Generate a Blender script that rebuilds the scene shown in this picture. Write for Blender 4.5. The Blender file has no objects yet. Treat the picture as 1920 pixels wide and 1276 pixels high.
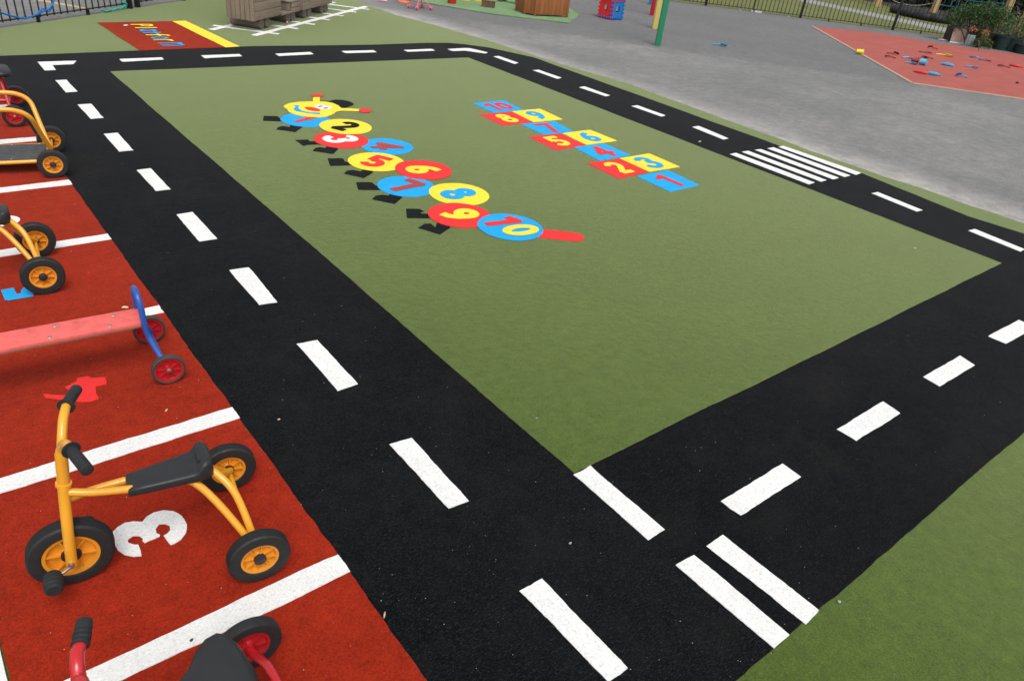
import bpy, bmesh, math, random
from mathutils import Vector, Matrix, noise
from mathutils.geometry import tessellate_polygon
R_ = math.radians
random.seed(11)
S = bpy.context.scene
COL = S.collection

# ------------------------------------------------------------------ camera
CAMH = 2.1
RM = Matrix(((0.77829105, 0.25315381, -0.5746096),
             (-0.61847377, 0.46707655, -0.63192539),
             (0.10841235, 0.84720284, 0.52009049)))
FPX = 1373.2316
cam = bpy.data.cameras.new('camera')
camo = bpy.data.objects.new('camera', cam)
COL.objects.link(camo)
camo.matrix_world = Matrix.Translation((0, 0, CAMH)) @ RM.to_4x4()
cam.sensor_width = 36
cam.lens = FPX / 1920 * 36
cam.clip_start = 0.05
cam.clip_end = 400
cam.dof.use_dof = True
cam.dof.focus_distance = 3.4
cam.dof.aperture_fstop = 9
S.camera = camo

# ------------------------------------------------------------------ world, sun, exposure
W = bpy.data.worlds.new('World')
S.world = W
W.use_nodes = True
nt = W.node_tree
nt.nodes.clear()
sky = nt.nodes.new('ShaderNodeTexSky')
sky.sky_type = 'NISHITA'
sky.sun_disc = False
sky.sun_elevation = R_(58)
sky.sun_rotation = R_(200)
sky.air_density = 1.0
sky.dust_density = 4.0
hs = nt.nodes.new('ShaderNodeHueSaturation')
hs.inputs['Saturation'].default_value = 0.22
bg = nt.nodes.new('ShaderNodeBackground')
bg.inputs['Strength'].default_value = 0.15
wo = nt.nodes.new('ShaderNodeOutputWorld')
nt.links.new(sky.outputs[0], hs.inputs['Color'])
nt.links.new(hs.outputs[0], bg.inputs['Color'])
nt.links.new(bg.outputs[0], wo.inputs['Surface'])
sl = bpy.data.lights.new('sun', 'SUN')
sl.energy = 1.3
sl.angle = R_(30)
sl.color = (1.0, 0.97, 0.93)
so = bpy.data.objects.new('sun', sl)
COL.objects.link(so)
so.rotation_euler = (R_(32), 0, R_(160 - 180 + 0))
S.view_settings.view_transform = 'Standard'
S.view_settings.look = 'None'
S.view_settings.exposure = 0.22
S.view_settings.gamma = 1


def G(x, y, z=0.0):
    """where the line of sight through photo pixel x, y meets height z"""
    v = RM @ Vector((x - 960, 638 - y, -FPX))
    t = (z - CAMH) / v.z
    return Vector((v.x * t, v.y * t, z))


# ------------------------------------------------------------------ materials
def srgb(r, g, b):
    f = lambda c: (c / 255 / 12.92) if c / 255 <= .04045 else ((c / 255 + .055) / 1.055) ** 2.4
    return (f(r), f(g), f(b))


class NT:
    def __init__(s, name):
        s.m = bpy.data.materials.new(name)
        s.m.use_nodes = True
        s.t = s.m.node_tree
        s.b = s.t.nodes['Principled BSDF']
        s.geo = s.t.nodes.new('ShaderNodeNewGeometry')
        s.tc = s.t.nodes.new('ShaderNodeTexCoord')

    def n(s, typ, **k):
        x = s.t.nodes.new(typ)
        for a, v in k.items():
            setattr(x, a, v)
        return x

    def noise(s, scale, detail=2, rough=.5, src=None):
        x = s.n('ShaderNodeTexNoise')
        x.inputs['Scale'].default_value = scale
        x.inputs['Detail'].default_value = detail
        x.inputs['Roughness'].default_value = rough
        s.t.links.new(src or s.geo.outputs['Position'], x.inputs['Vector'])
        return x.outputs['Fac']

    def ramp(s, fac, a, b, lo=0.0, hi=1.0):
        x = s.n('ShaderNodeMapRange')
        x.inputs['From Min'].default_value = a
        x.inputs['From Max'].default_value = b
        x.inputs['To Min'].default_value = lo
        x.inputs['To Max'].default_value = hi
        s.t.links.new(fac, x.inputs['Value'])
        return x.outputs[0]

    def math(s, op, a, b):
        x = s.n('ShaderNodeMath', operation=op)
        for i, v in enumerate((a, b)):
            if isinstance(v, (int, float)):
                x.inputs[i].default_value = v
            else:
                s.t.links.new(v, x.inputs[i])
        return x.outputs[0]

    def mix(s, fac, a, b, blend='MIX'):
        x = s.n('ShaderNodeMix', data_type='RGBA', blend_type=blend)
        for sock, v in ((x.inputs[0], fac), (x.inputs[6], a), (x.inputs[7], b)):
            if isinstance(v, (int, float)):
                sock.default_value = v
            elif isinstance(v, tuple):
                sock.default_value = (*v[:3], 1)
            else:
                s.t.links.new(v, sock)
        return x.outputs[2]

    def col(s, c):
        if isinstance(c, tuple):
            s.b.inputs['Base Color'].default_value = (*c, 1)
        else:
            s.t.links.new(c, s.b.inputs['Base Color'])

    def bump(s, h, strength, dist):
        x = s.n('ShaderNodeBump')
        x.inputs['Strength'].default_value = strength
        x.inputs['Distance'].default_value = dist
        s.t.links.new(h, x.inputs['Height'])
        s.t.links.new(x.outputs[0], s.b.inputs['Normal'])


def mul(c, k):
    return tuple(min(1, x * k) for x in c)


def carpet(name, c, sheen=.25, big_k=.45, streak=0, var=.14, stint=(1, 1, 1), spec=.25, srough=.5, grime=None, fleck=0):
    """synthetic needle-punch turf: fine fibre grain, soft patches, nap that catches light at grazing angles"""
    M = NT(name)
    big = M.noise(1.3, 3, .55)
    mid = M.noise(14, 3, .6)
    fine = M.noise(150, 4, .75)
    v = M.math('ADD', M.math('MULTIPLY', M.ramp(big, .3, .7, -1, 1), var * big_k),
               M.math('ADD', M.math('MULTIPLY', M.ramp(mid, .3, .7, -1, 1), var * .5),
                      M.math('MULTIPLY', M.ramp(fine, .3, .7, -1, 1), var * 1.7)))
    if streak:
        mp = M.n('ShaderNodeMapping')
        mp.inputs['Rotation'].default_value = (0, 0, R_(38))
        mp.inputs['Scale'].default_value = (9, 42, 30)
        M.t.links.new(M.geo.outputs['Position'], mp.inputs['Vector'])
        v = M.math('ADD', v, M.math('MULTIPLY', M.ramp(M.noise(1, 4, .7, mp.outputs[0]), .3, .7, -1, 1), streak))
    v = M.math('ADD', v, 1.0)
    cc = M.n('ShaderNodeVectorMath', operation='SCALE')
    cc.inputs[0].default_value = c
    M.t.links.new(v, cc.inputs['Scale'])
    out = cc.outputs[0]
    if grime:
        g = M.noise(85, 4, .7)
        out = M.mix(M.ramp(g, .52, .64, 0, grime), out, mul(c, .6))
        g2 = M.noise(5, 3, .6)
        out = M.mix(M.ramp(g2, .45, .7, 0, .22), out, mul(c, .8))
    if fleck:
        dn = M.noise(2.4, 5, .7)
        out = M.mix(M.ramp(dn, .48, .70, 0, .55), out, (.0135, .0130, .0125))
        mp = M.n('ShaderNodeMapping')
        mp.inputs['Rotation'].default_value = (0, 0, .6)
        mp.inputs['Scale'].default_value = (60, 210, 200)
        M.t.links.new(M.geo.outputs['Position'], mp.inputs['Vector'])
        f = M.noise(1, 2, .6, mp.outputs[0])
        f2 = M.noise(240, 2, .6)
        out = M.mix(M.ramp(f, .55, .72, 0, fleck), out, mul(c, 3.4))
        out = M.mix(M.ramp(f2, .60, .72, 0, fleck), out, mul(c, 5.5))
    M.col(out)
    b = M.b
    b.inputs['Roughness'].default_value = 0.95
    b.inputs['Specular IOR Level'].default_value = spec
    b.inputs['Sheen Weight'].default_value = sheen
    b.inputs['Sheen Roughness'].default_value = srough
    b.inputs['Sheen Tint'].default_value = (*stint, 1)
    h = M.math('ADD', M.noise(210, 3, .8), M.math('MULTIPLY', M.noise(22, 3, .65), .9))
    M.bump(h, .55, .005)
    return M.m


def paint(name, c, rough=.35, spec=.5, wear=None, dirt=.12, metal=0, bumps=0.0, coat=0):
    M = NT(name)
    src = M.tc.outputs['Object']
    d = M.noise(18, 4, .65, src)
    col = M.mix(M.ramp(d, .42, .72, 0, dirt * 2), c, mul(c, .55))
    fn = M.noise(120, 2, .6, src)
    col = M.mix(M.ramp(fn, .55, .8, 0, dirt), col, mul(c, 1.3))
    if wear:
        w = M.noise(45, 5, .75, src)
        col = M.mix(M.ramp(w, .60, .66, 0, .8), col, wear)
    M.col(col)
    r = M.ramp(d, .3, .7, rough * .8, min(1, rough * 1.35))
    M.t.links.new(r, M.b.inputs['Roughness'])
    M.b.inputs['Specular IOR Level'].default_value = spec
    M.b.inputs['Metallic'].default_value = metal
    M.b.inputs['Coat Weight'].default_value = coat
    if bumps:
        M.bump(M.noise(160, 3, .6, src), .6, bumps)
    return M.m


def wood(name, c, c2, scale=1.0, plank=None, axis=0, rough=.8):
    M = NT(name)
    mp = M.n('ShaderNodeMapping')
    sc = [30 * scale] * 3
    sc[axis] = 2.2 * scale
    mp.inputs['Scale'].default_value = sc
    M.t.links.new(M.tc.outputs['Object'], mp.inputs['Vector'])
    g = M.noise(1.0, 5, .65, mp.outputs[0])
    patch = M.noise(3.0, 3, .6, M.tc.outputs['Object'])
    isl = M.n('ShaderNodeNewGeometry').outputs['Random Per Island']
    col = M.mix(M.ramp(g, .3, .7), c, c2)
    col = M.mix(M.ramp(patch, .35, .7, 0, .35), col, mul(c2, .6))
    col = M.mix(M.ramp(isl, 0, 1, 0, .35), col, mul(c, 1.35))
    M.col(col)
    M.b.inputs['Roughness'].default_value = rough
    M.b.inputs['Specular IOR Level'].default_value = .2
    M.bump(g, .5, .004)
    return M.m


def leafmat(name, dark, light):
    M = NT(name)
    isl = M.geo.outputs['Random Per Island']
    n = M.noise(6, 2, .6)
    col = M.mix(isl, dark, light)
    col = M.mix(M.ramp(n, .35, .65, 0, .5), col, dark)
    M.col(col)
    M.b.inputs['Roughness'].default_value = .55
    M.b.inputs['Specular IOR Level'].default_value = .3
    tr = M.n('ShaderNodeBsdfTranslucent')
    M.t.links.new(col, tr.inputs['Color'])
    mx = M.n('ShaderNodeMixShader')
    mx.inputs[0].default_value = .25
    M.t.links.new(M.b.outputs[0], mx.inputs[1])
    M.t.links.new(tr.outputs[0], mx.inputs[2])
    M.t.links.new(mx.outputs[0], M.t.nodes['Material Output'].inputs['Surface'])
    return M.m


GREEN = (.061, .094, .0160)
m_turf = carpet('turf_green', GREEN, sheen=.88, stint=(.93, 1, .57), big_k=.22, streak=.06, var=.27, spec=.08, srough=.36)
m_black = carpet('carpet_black', (.0052, .0057, .0062), sheen=.105, var=.45, streak=.08, spec=.04, srough=.28, fleck=1.0)
m_black2 = carpet('carpet_black_side', (.0046, .0050, .0055), sheen=.085, var=.45, spec=.04, srough=.30, fleck=1.0)
m_red = carpet('carpet_red', (.265, .0185, .0065), sheen=.15, stint=(1, .42, .28), streak=.07, var=.24, spec=.08, srough=.4)
m_white = carpet('carpet_white', (.75, .75, .73), sheen=.1, var=.08, grime=.5)
m_yel = carpet('carpet_yellow', (.86, .66, .035), sheen=.1, stint=(1, 1, .7), var=.07)
m_blue = carpet('carpet_blue', (.001, .33, .70), sheen=.1, stint=(.7, .9, 1), var=.10)
m_cred = carpet('carpet_bright_red', (.74, .024, .024), sheen=.1, stint=(1, .6, .6), var=.09)
m_cdred = carpet('carpet_dark_red', (.36, .04, .035), sheen=.1, var=.10)
m_mat = carpet('fake_grass', (.10, .20, .065), sheen=.3, stint=(.85, 1, .8), var=.45)

# asphalt with a worn dusty strip along the turf and a smoother dark area
M = NT('asphalt')
sp = M.n('ShaderNodeSeparateXYZ')
M.t.links.new(M.geo.outputs['Position'], sp.inputs[0])
X, Y = sp.outputs[0], sp.outputs[1]
n1 = M.noise(.55, 4, .6)
n2 = M.noise(3.2, 5, .65)
n3 = M.noise(60, 3, .7)
n4 = M.noise(330, 2, .7)
base = M.mix(M.ramp(n1, .35, .65), (.175, .175, .171), (.235, .233, .226))
base = M.mix(M.ramp(n2, .35, .72, 0, .55), base, (.135, .135, .134))
edge = M.math('SUBTRACT', X, M.ramp(Y, 3, 14, 7.86, 7.35))
dust = M.math('MULTIPLY', M.math('MULTIPLY', M.ramp(edge, .05, .75, 1, 0), M.ramp(edge, -.5, -.2, 0, 1)), M.ramp(n2, .28, .6, .15, 1))
base = M.mix(M.math('MULTIPLY', dust, .85), base, (.42, .40, .37))
far = M.math('ADD', M.math('ADD', M.math('MULTIPLY', X, .733), M.math('MULTIPLY', Y, .68)), M.ramp(n2, 0, 1, -.5, .5))
base = M.mix(M.ramp(far, 13.9, 14.4, 0, .55), base, (.112, .113, .116))
gr = M.ramp(n3, .3, .7, .76, 1.24)
n5 = M.noise(9, 6, .85)
gg = M.math('MULTIPLY', M.math('MULTIPLY', gr, M.ramp(n5, .3, .7, .77, 1.23)), M.ramp(n4, .3, .7, .66, 1.34))
vs = M.n('ShaderNodeVectorMath', operation='SCALE')
M.t.links.new(base, vs.inputs[0])
M.t.links.new(gg, vs.inputs['Scale'])
M.col(vs.outputs[0])
M.b.inputs['Roughness'].default_value = .9
M.b.inputs['Specular IOR Level'].default_value = .3
M.bump(M.math('ADD', n4, n3), .6, .004)
m_asph = M.m

M = NT('rubber_surface')
c = M.mix(M.ramp(M.noise(2.2, 4, .6), .3, .7), (.30, .068, .052), (.38, .088, .068))
c = M.mix(M.ramp(M.noise(150, 2, .7), .5, .8, 0, .5), c, (.17, .035, .028))
M.col(c)
M.b.inputs['Roughness'].default_value = .9
M.bump(M.noise(200, 2, .7), .5, .003)
m_rubber = M.m

M = NT('field_grass')
c = M.mix(M.ramp(M.noise(1.2, 5, .7), .3, .7), (.105, .135, .030), (.20, .19, .07))
c = M.mix(M.ramp(M.noise(40, 3, .7), .4, .7, 0, .5), c, (.09, .12, .03))
M.col(c)
M.b.inputs['Roughness'].default_value = .95
M.bump(M.noise(60, 3, .7), .8, .03)
m_field = M.m
M = NT('mulch')
c = M.mix(M.ramp(M.noise(9, 5, .7), .35, .65), (.022, .018, .012), (.075, .055, .035))
M.col(c)
M.b.inputs['Roughness'].default_value = 1
m_mulch = M.m
M = NT('gravel_path')
c = M.mix(M.ramp(M.noise(12, 4, .7), .3, .7), (.20, .20, .20), (.30, .30, .29))
M.col(c)
M.b.inputs['Roughness'].default_value = 1
m_path = M.m

m_edging = paint('kerb_edging', (.42, .29, .22), .8, .2)
m_ypaint = paint('yellow_frame_paint', (.78, .345, .022), .30, .5, dirt=.06, coat=.3)
m_yplast = paint('yellow_rim_plastic', (.74, .29, .020), .42, .45, dirt=.22)
m_tyre = paint('tyre_rubber', (.018, .019, .020), .62, .35, dirt=.3, bumps=.0008)
m_tyre2 = paint('grey_tyre_rubber', (.048, .050, .050), .7, .3, dirt=.3, bumps=.0006)
m_blackp = paint('black_plastic', (.020, .022, .024), .42, .45, dirt=.2, bumps=.0004)
m_grip = paint('black_grip_rubber', (.022, .024, .026), .6, .3, dirt=.3)
m_deck = paint('grey_deck_rubber', (.075, .078, .080), .8, .25, dirt=.3, bumps=.0006)
m_steel = paint('steel', (.45, .44, .42), .35, .5, metal=.9)
m_bluef = paint('worn_blue_paint', (.016, .085, .36), .35, .5, wear=(.12, .14, .18), dirt=.2, coat=.2)
m_plank = paint('faded_red_plank', (.74, .135, .12), .7, .25, dirt=.25)
m_plye = paint('plank_edge', (.20, .12, .08), .85, .2)
m_redp = paint('red_frame_paint', (.50, .014, .020), .28, .55, dirt=.15, coat=.4)
m_redrim = paint('red_rim_plastic', (.42, .012, .016), .38, .5, dirt=.22)
m_fence = paint('black_fence_paint', (.010, .011, .012), .45, .4, dirt=.3)
m_ropeb = paint('blue_rope', (.02, .16, .52), .8, .2)
m_ropeg = paint('green_rope', (.02, .36, .26), .8, .2)
m_ropew = paint('pale_rope', (.26, .28, .27), .8, .2)
m_ropet = paint('teal_net_rope', (.03, .14, .17), .8, .2)
m_pink = paint('pink_plastic', (.72, .14, .22), .4, .5)
m_pinkl = paint('light_pink_plastic', (.80, .42, .52), .5, .5)
m_tred = paint('toy_red', (.55, .028, .022), .4, .5)
m_tdred = paint('toy_dark_red', (.25, .028, .020), .5, .4)
m_tblue = paint('toy_blue', (.02, .30, .55), .4, .5)
m_tlblue = paint('toy_light_blue', (.12, .40, .60), .45, .5)
m_tnavy = paint('toy_navy', (.08, .075, .25), .5, .4)
m_tyel = paint('toy_yellow', (.75, .58, .02), .4, .5)
m_cred2 = paint('panel_red', (.68, .020, .025), .35, .5)
m_cblue2 = paint('panel_blue', (.008, .17, .52), .35, .5)
m_pgreen = paint('post_green', (.018, .22, .105), .4, .5)
m_pyel = paint('post_yellow', (.62, .48, .13), .45, .5)
m_pred = paint('post_red', (.42, .010, .015), .4, .5)
m_pblue = paint('post_blue', (.02, .16, .36), .4, .5)
m_orange = paint('orange_cone', (.62, .17, .10), .6, .4)
m_pot = paint('dark_green_pot', (.012, .030, .026), .6, .3)
m_brick = paint('pinkish_board', (.36, .24, .20), .9, .2, dirt=.35)
m_greyst = paint('grey_stone', (.22, .25, .26), .9, .2, dirt=.35)
m_white2 = paint('white_plastic', (.70, .70, .68), .5, .4)
m_cyan = paint('cyan_paint', (.30, .55, .52), .9, .2)
m_wpaint = paint('white_line_paint', (.62, .62, .60), .9, .2, dirt=.3)
m_yline = paint('yellow_line_paint', (.52, .40, .20), .9, .2, dirt=.3)
m_crust = paint('crust', (.62, .50, .33), .9, .2)
m_twig = paint('twig', (.50, .40, .24), .9, .2)
m_stone = paint('pebble_stone', (.34, .35, .36), .8, .3)
m_dark = paint('dark_bit', (.06, .05, .045), .9, .2)
m_lint = paint('lint', (.55, .54, .50), .9, .1)
m_train = wood('weathered_planks', (.27, .215, .165), (.16, .122, .092), 1.0, axis=0)
m_trainv = wood('weathered_upright_planks', (.27, .215, .165), (.16, .122, .092), 1.0, axis=2)
m_log = wood('weathered_log', (.20, .17, .145), (.12, .10, .085), 1.2, axis=1)
m_box = wood('brown_stained_wood', (.30, .115, .045), (.20, .07, .028), 1.3, axis=2, rough=.5)
m_crate = wood('old_block_wood', (.17, .10, .06), (.09, .055, .035), 1.5, axis=0)
m_post = wood('pale_post_wood', (.46, .34, .17), (.33, .23, .11), 1.0, axis=2)
m_bark = wood('bark', (.05, .04, .03), (.02, .017, .013), 1.0, axis=2)
m_toywood = wood('toy_wood', (.50, .33, .12), (.36, .22, .08), 1.5, axis=0)
m_leaf1 = leafmat('shrub_leaf', (.030, .075, .022), (.085, .165, .050))
m_leaf2 = leafmat('pale_shrub_leaf', (.070, .110, .030), (.16, .20, .06))
m_leaf3 = leafmat('evergreen_leaf', (.007, .014, .007), (.022, .042, .016))
m_flower = leafmat('flower', (.40, .05, .03), (.55, .30, .18))


# ------------------------------------------------------------------ object helpers
def prop(o, label=None, cat=None, group=None, kind=None):
    if label: o['label'] = label
    if cat: o['category'] = cat
    if group: o['group'] = group
    if kind: o['kind'] = kind
    return o


def root(name, loc, rz=0.0, label=None, cat=None, group=None):
    o = bpy.data.objects.new(name, None)
    o.empty_display_size = .1
    COL.objects.link(o)
    o.location = loc
    o.rotation_euler = (0, 0, rz)
    return prop(o, label, cat, group)


def link(name, bm, mat, parent=None, smooth=True, loc=None, rot=None, angle=35):
    me = bpy.data.meshes.new(name)
    if not isinstance(mat, (list, tuple)):
        mat = [mat]
    for m in mat:
        me.materials.append(m)
    if smooth:
        bmesh.ops.recalc_face_normals(bm, faces=bm.faces[:])
        for f in bm.faces:
            f.smooth = True
        for e in bm.edges:
            if len(e.link_faces) == 2 and e.calc_face_angle(0) > R_(angle):
                e.smooth = False
    bm.to_mesh(me)
    bm.free()
    o = bpy.data.objects.new(name, me)
    COL.objects.link(o)
    if parent: o.parent = parent
    if loc is not None: o.location = loc
    if rot is not None: o.rotation_euler = rot
    return o


def copy_tree(o, parent=None):
    c = o.copy()
    COL.objects.link(c)
    if parent: c.parent = parent
    for ch in list(o.children):
        copy_tree(ch, c)
    return c


def box(bm, x0, x1, y0, y1, z0, z1, bev=0.0, M4=None, mi=0, seg=2):
    r = bmesh.ops.create_cube(bm, size=1)
    vs = r['verts']
    for v in vs:
        v.co = Vector(((x0 + x1) / 2 + v.co.x * (x1 - x0), (y0 + y1) / 2 + v.co.y * (y1 - y0), (z0 + z1) / 2 + v.co.z * (z1 - z0)))
    fs = list({f for v in vs for f in v.link_faces})
    for f in fs: f.material_index = mi
    if bev:
        es = list({e for v in vs for e in v.link_edges})
        r = bmesh.ops.bevel(bm, geom=es, offset=bev, segments=seg, profile=.6, affect='EDGES')
        vs = list({v for f in r['faces'] for v in f.verts} | {v for v in vs if v.is_valid})
    if M4 is not None:
        for v in vs: v.co = M4 @ v.co
    return vs


def catmull(pts, n=6):
    P = [Vector(p) for p in pts]
    if len(P) < 3: return P
    out = []
    Q = [P[0] * 2 - P[1]] + P + [P[-1] * 2 - P[-2]]
    for i in range(1, len(Q) - 2):
        a, b, c, d = Q[i - 1:i + 3]
        for k in range(n):
            t = k / n
            out.append(.5 * ((2 * b) + (c - a) * t + (2 * a - 5 * b + 4 * c - d) * t * t + (3 * b - a - 3 * c + d) * t ** 3))
    out.append(P[-1])
    return out


def tube(bm, pts, r, seg=12, smooth=True, caps=True, n=6, ry=None):
    P = catmull(pts, n) if smooth else [Vector(p) for p in pts]
    rr = r if isinstance(r, (list, tuple)) else None
    rings = []
    t = (P[1] - P[0]).normalized()
    up = Vector((0, 0, 1)) if abs(t.z) < .9 else Vector((0, 1, 0))
    a = t.cross(up).normalized()
    for i, p in enumerate(P):
        if i == 0: t = P[1] - P[0]
        elif i == len(P) - 1: t = P[-1] - P[-2]
        else: t = P[i + 1] - P[i - 1]
        t.normalize()
        a = (a - t * a.dot(t)).normalized()
        b = t.cross(a)
        if rr:
            q = i / (len(P) - 1) * (len(rr) - 1)
            k = min(int(q), len(rr) - 2)
            rad = rr[k] + (rr[k + 1] - rr[k]) * (q - k)
        else:
            rad = r
        rings.append([bm.verts.new(p + a * math.cos(2 * math.pi * j / seg) * rad + b * math.sin(2 * math.pi * j / seg) * (ry or 1) * rad) for j in range(seg)])
    for i in range(len(rings) - 1):
        for j in range(seg):
            bm.faces.new((rings[i][j], rings[i][(j + 1) % seg], rings[i + 1][(j + 1) % seg], rings[i + 1][j]))
    if caps:
        bm.faces.new(rings[0][::-1])
        bm.faces.new(rings[-1])


def lathe(bm, prof, seg=32, axis='y', center=(0, 0, 0), closed=False, mi=0):
    """prof: (axial, radius)"""
    C = Vector(center)
    rings = []
    for (h, r) in prof:
        ring = []
        for j in range(seg):
            a = 2 * math.pi * j / seg
            if axis == 'y': v = Vector((r * math.cos(a), h, r * math.sin(a)))
            else: v = Vector((r * math.cos(a), r * math.sin(a), h))
            ring.append(bm.verts.new(C + v))
        rings.append(ring)
    n = len(rings)
    for i in range(n if closed else n - 1):
        A, B = rings[i], rings[(i + 1) % n]
        for j in range(seg):
            f = bm.faces.new((A[j], A[(j + 1) % seg], B[(j + 1) % seg], B[j]))
            f.material_index = mi
    if not closed:
        for ring, rad in ((rings[0], prof[0][1]), (rings[-1], prof[-1][1])):
            if rad > 1e-5:
                f = bm.faces.new(ring)
                f.material_index = mi
    bmesh.ops.recalc_face_normals(bm, faces=bm.faces[:])


def flat(name, pts, z, mat, parent=None, jit=.0, step=.06, skirt=.003, seed=0, origin=None):
    """a cut piece of carpet or paint: outline points (world x, y), slightly uneven edge, thin skirt"""
    P = [Vector((p[0], p[1], 0)) for p in pts]
    out = []
    if jit:
        for i in range(len(P)):
            a, b = P[i], P[(i + 1) % len(P)]
            L = (b - a).length
            n = max(1, int(L / step))
            nn = Vector((-(b - a).y, (b - a).x, 0)).normalized()
            for k in range(n):
                t = k / n
                p = a.lerp(b, t)
                w = (min(t, 1 - t) * L)
                amp = jit * min(1, w / (step * 3) + .12)
                q = noise.noise(Vector((p.x * 2.3 + seed, p.y * 2.3, seed * 3.1))) * 1.4 + noise.noise(Vector((p.x * 14, p.y * 14, seed))) * .6 + noise.noise(Vector((p.x * 55, p.y * 55, seed))) * .5
                out.append(p + nn * q * amp)
    else:
        out = P
    o0 = Vector(origin) if origin is not None else Vector((0, 0, 0))
    bm = bmesh.new()
    vs = [bm.verts.new(Vector((p.x, p.y, z)) - o0) for p in out]
    for t in tessellate_polygon([out]):
        try: bm.faces.new([vs[i] for i in t])
        except ValueError: pass
    for f in bm.faces:
        f.normal_update()
        if f.normal.z < 0: f.normal_flip()
    if skirt:
        lo = [bm.verts.new(v.co - Vector((0, 0, skirt))) for v in vs]
        n = len(vs)
        for i in range(n):
            bm.faces.new((vs[i], lo[i], lo[(i + 1) % n], vs[(i + 1) % n]))
    return link(name, bm, mat, parent, smooth=False)


def pxs(pts, z, s=1.0, ox=0, oy=0):
    return [G(ox + x / s, oy + y / s, z) for x, y in pts]


# ---- glyphs as unions of round strokes, filled by marching squares
def arc(cx, cy, rx, ry, a0, a1, n=14):
    return [(cx + rx * math.cos(R_(a0 + (a1 - a0) * i / n)), cy + ry * math.sin(R_(a0 + (a1 - a0) * i / n))) for i in range(n + 1)]


GL = {
    '0': [arc(.34, .5, .21, .40, 0, 360, 24)],
    '1': [[(.40, .0), (.40, .97)], [(.42, .92), (.12, .74)]],
    '2': [arc(.33, .70, .21, .22, 165, -35) + [(.14, .10)], [(.13, .09), (.56, .09)]],
    '3': [arc(.27, .74, .21, .185, 170, -88), arc(.28, .29, .26, .235, 90, -172)],
    '4': [[(.45, .0), (.45, .97)], [(.45, .92), (.10, .36)], [(.02, .32), (.68, .32)]],
    '5': [[(.60, .91), (.12, .91)], [(.18, .96), (.15, .52)], arc(.31, .33, .23, .24, 125, -150)],
    '6': [arc(.33, .30, .20, .21, 0, 360, 20), [(.50, .90), (.33, .82), (.19, .62), (.13, .36)]],
    '7': [[(.04, .91), (.60, .91)], [(.56, .93), (.44, .60), (.28, -.02)]],
    '8': [arc(.33, .72, .17, .18, 0, 360, 18), arc(.33, .28, .21, .21, 0, 360, 20)],
    '9': [arc(.33, .70, .20, .21, 0, 360, 20), [(.53, .64), (.47, .38), (.33, .18), (.16, .10)]],
    'P': [[(.14, .02), (.14, .95)], arc(.26, .70, .24, .24, 95, -95), [(.14, .94), (.28, .94)], [(.14, .46), (.28, .46)]],
    'l': [[(.14, .02), (.14, .98)]],
    'a': [arc(.28, .27, .19, .21, 0, 360, 18), [(.48, .02), (.48, .50)]],
    't': [[(.24, .04), (.24, .82)], [(.06, .58), (.42, .58)]],
    'f': [[(.20, .02), (.20, .72), (.28, .90), (.42, .94)], [(.04, .56), (.38, .56)]],
    'o': [arc(.28, .28, .19, .22, 0, 360, 18)],
    'r': [[(.14, .02), (.14, .54)], [(.14, .36), (.24, .50), (.38, .52)]],
    'm': [[(.12, .02), (.12, .54)], arc(.25, .36, .13, .16, 180, 0, 8) + [(.38, .02)], arc(.51, .36, .13, .16, 180, 0, 8) + [(.64, .02)]],
}
GW = {'P': .58, 'l': .30, 'a': .62, 't': .46, 'f': .44, 'o': .60, 'r': .44, 'm': .82}


def seg_d(px, py, a, b):
    dx, dy = b[0] - a[0], b[1] - a[1]
    L = dx * dx + dy * dy
    t = 0 if L == 0 else max(0, min(1, ((px - a[0]) * dx + (py - a[1]) * dy) / L))
    return math.hypot(px - a[0] - dx * t, py - a[1] - dy * t)


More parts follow.
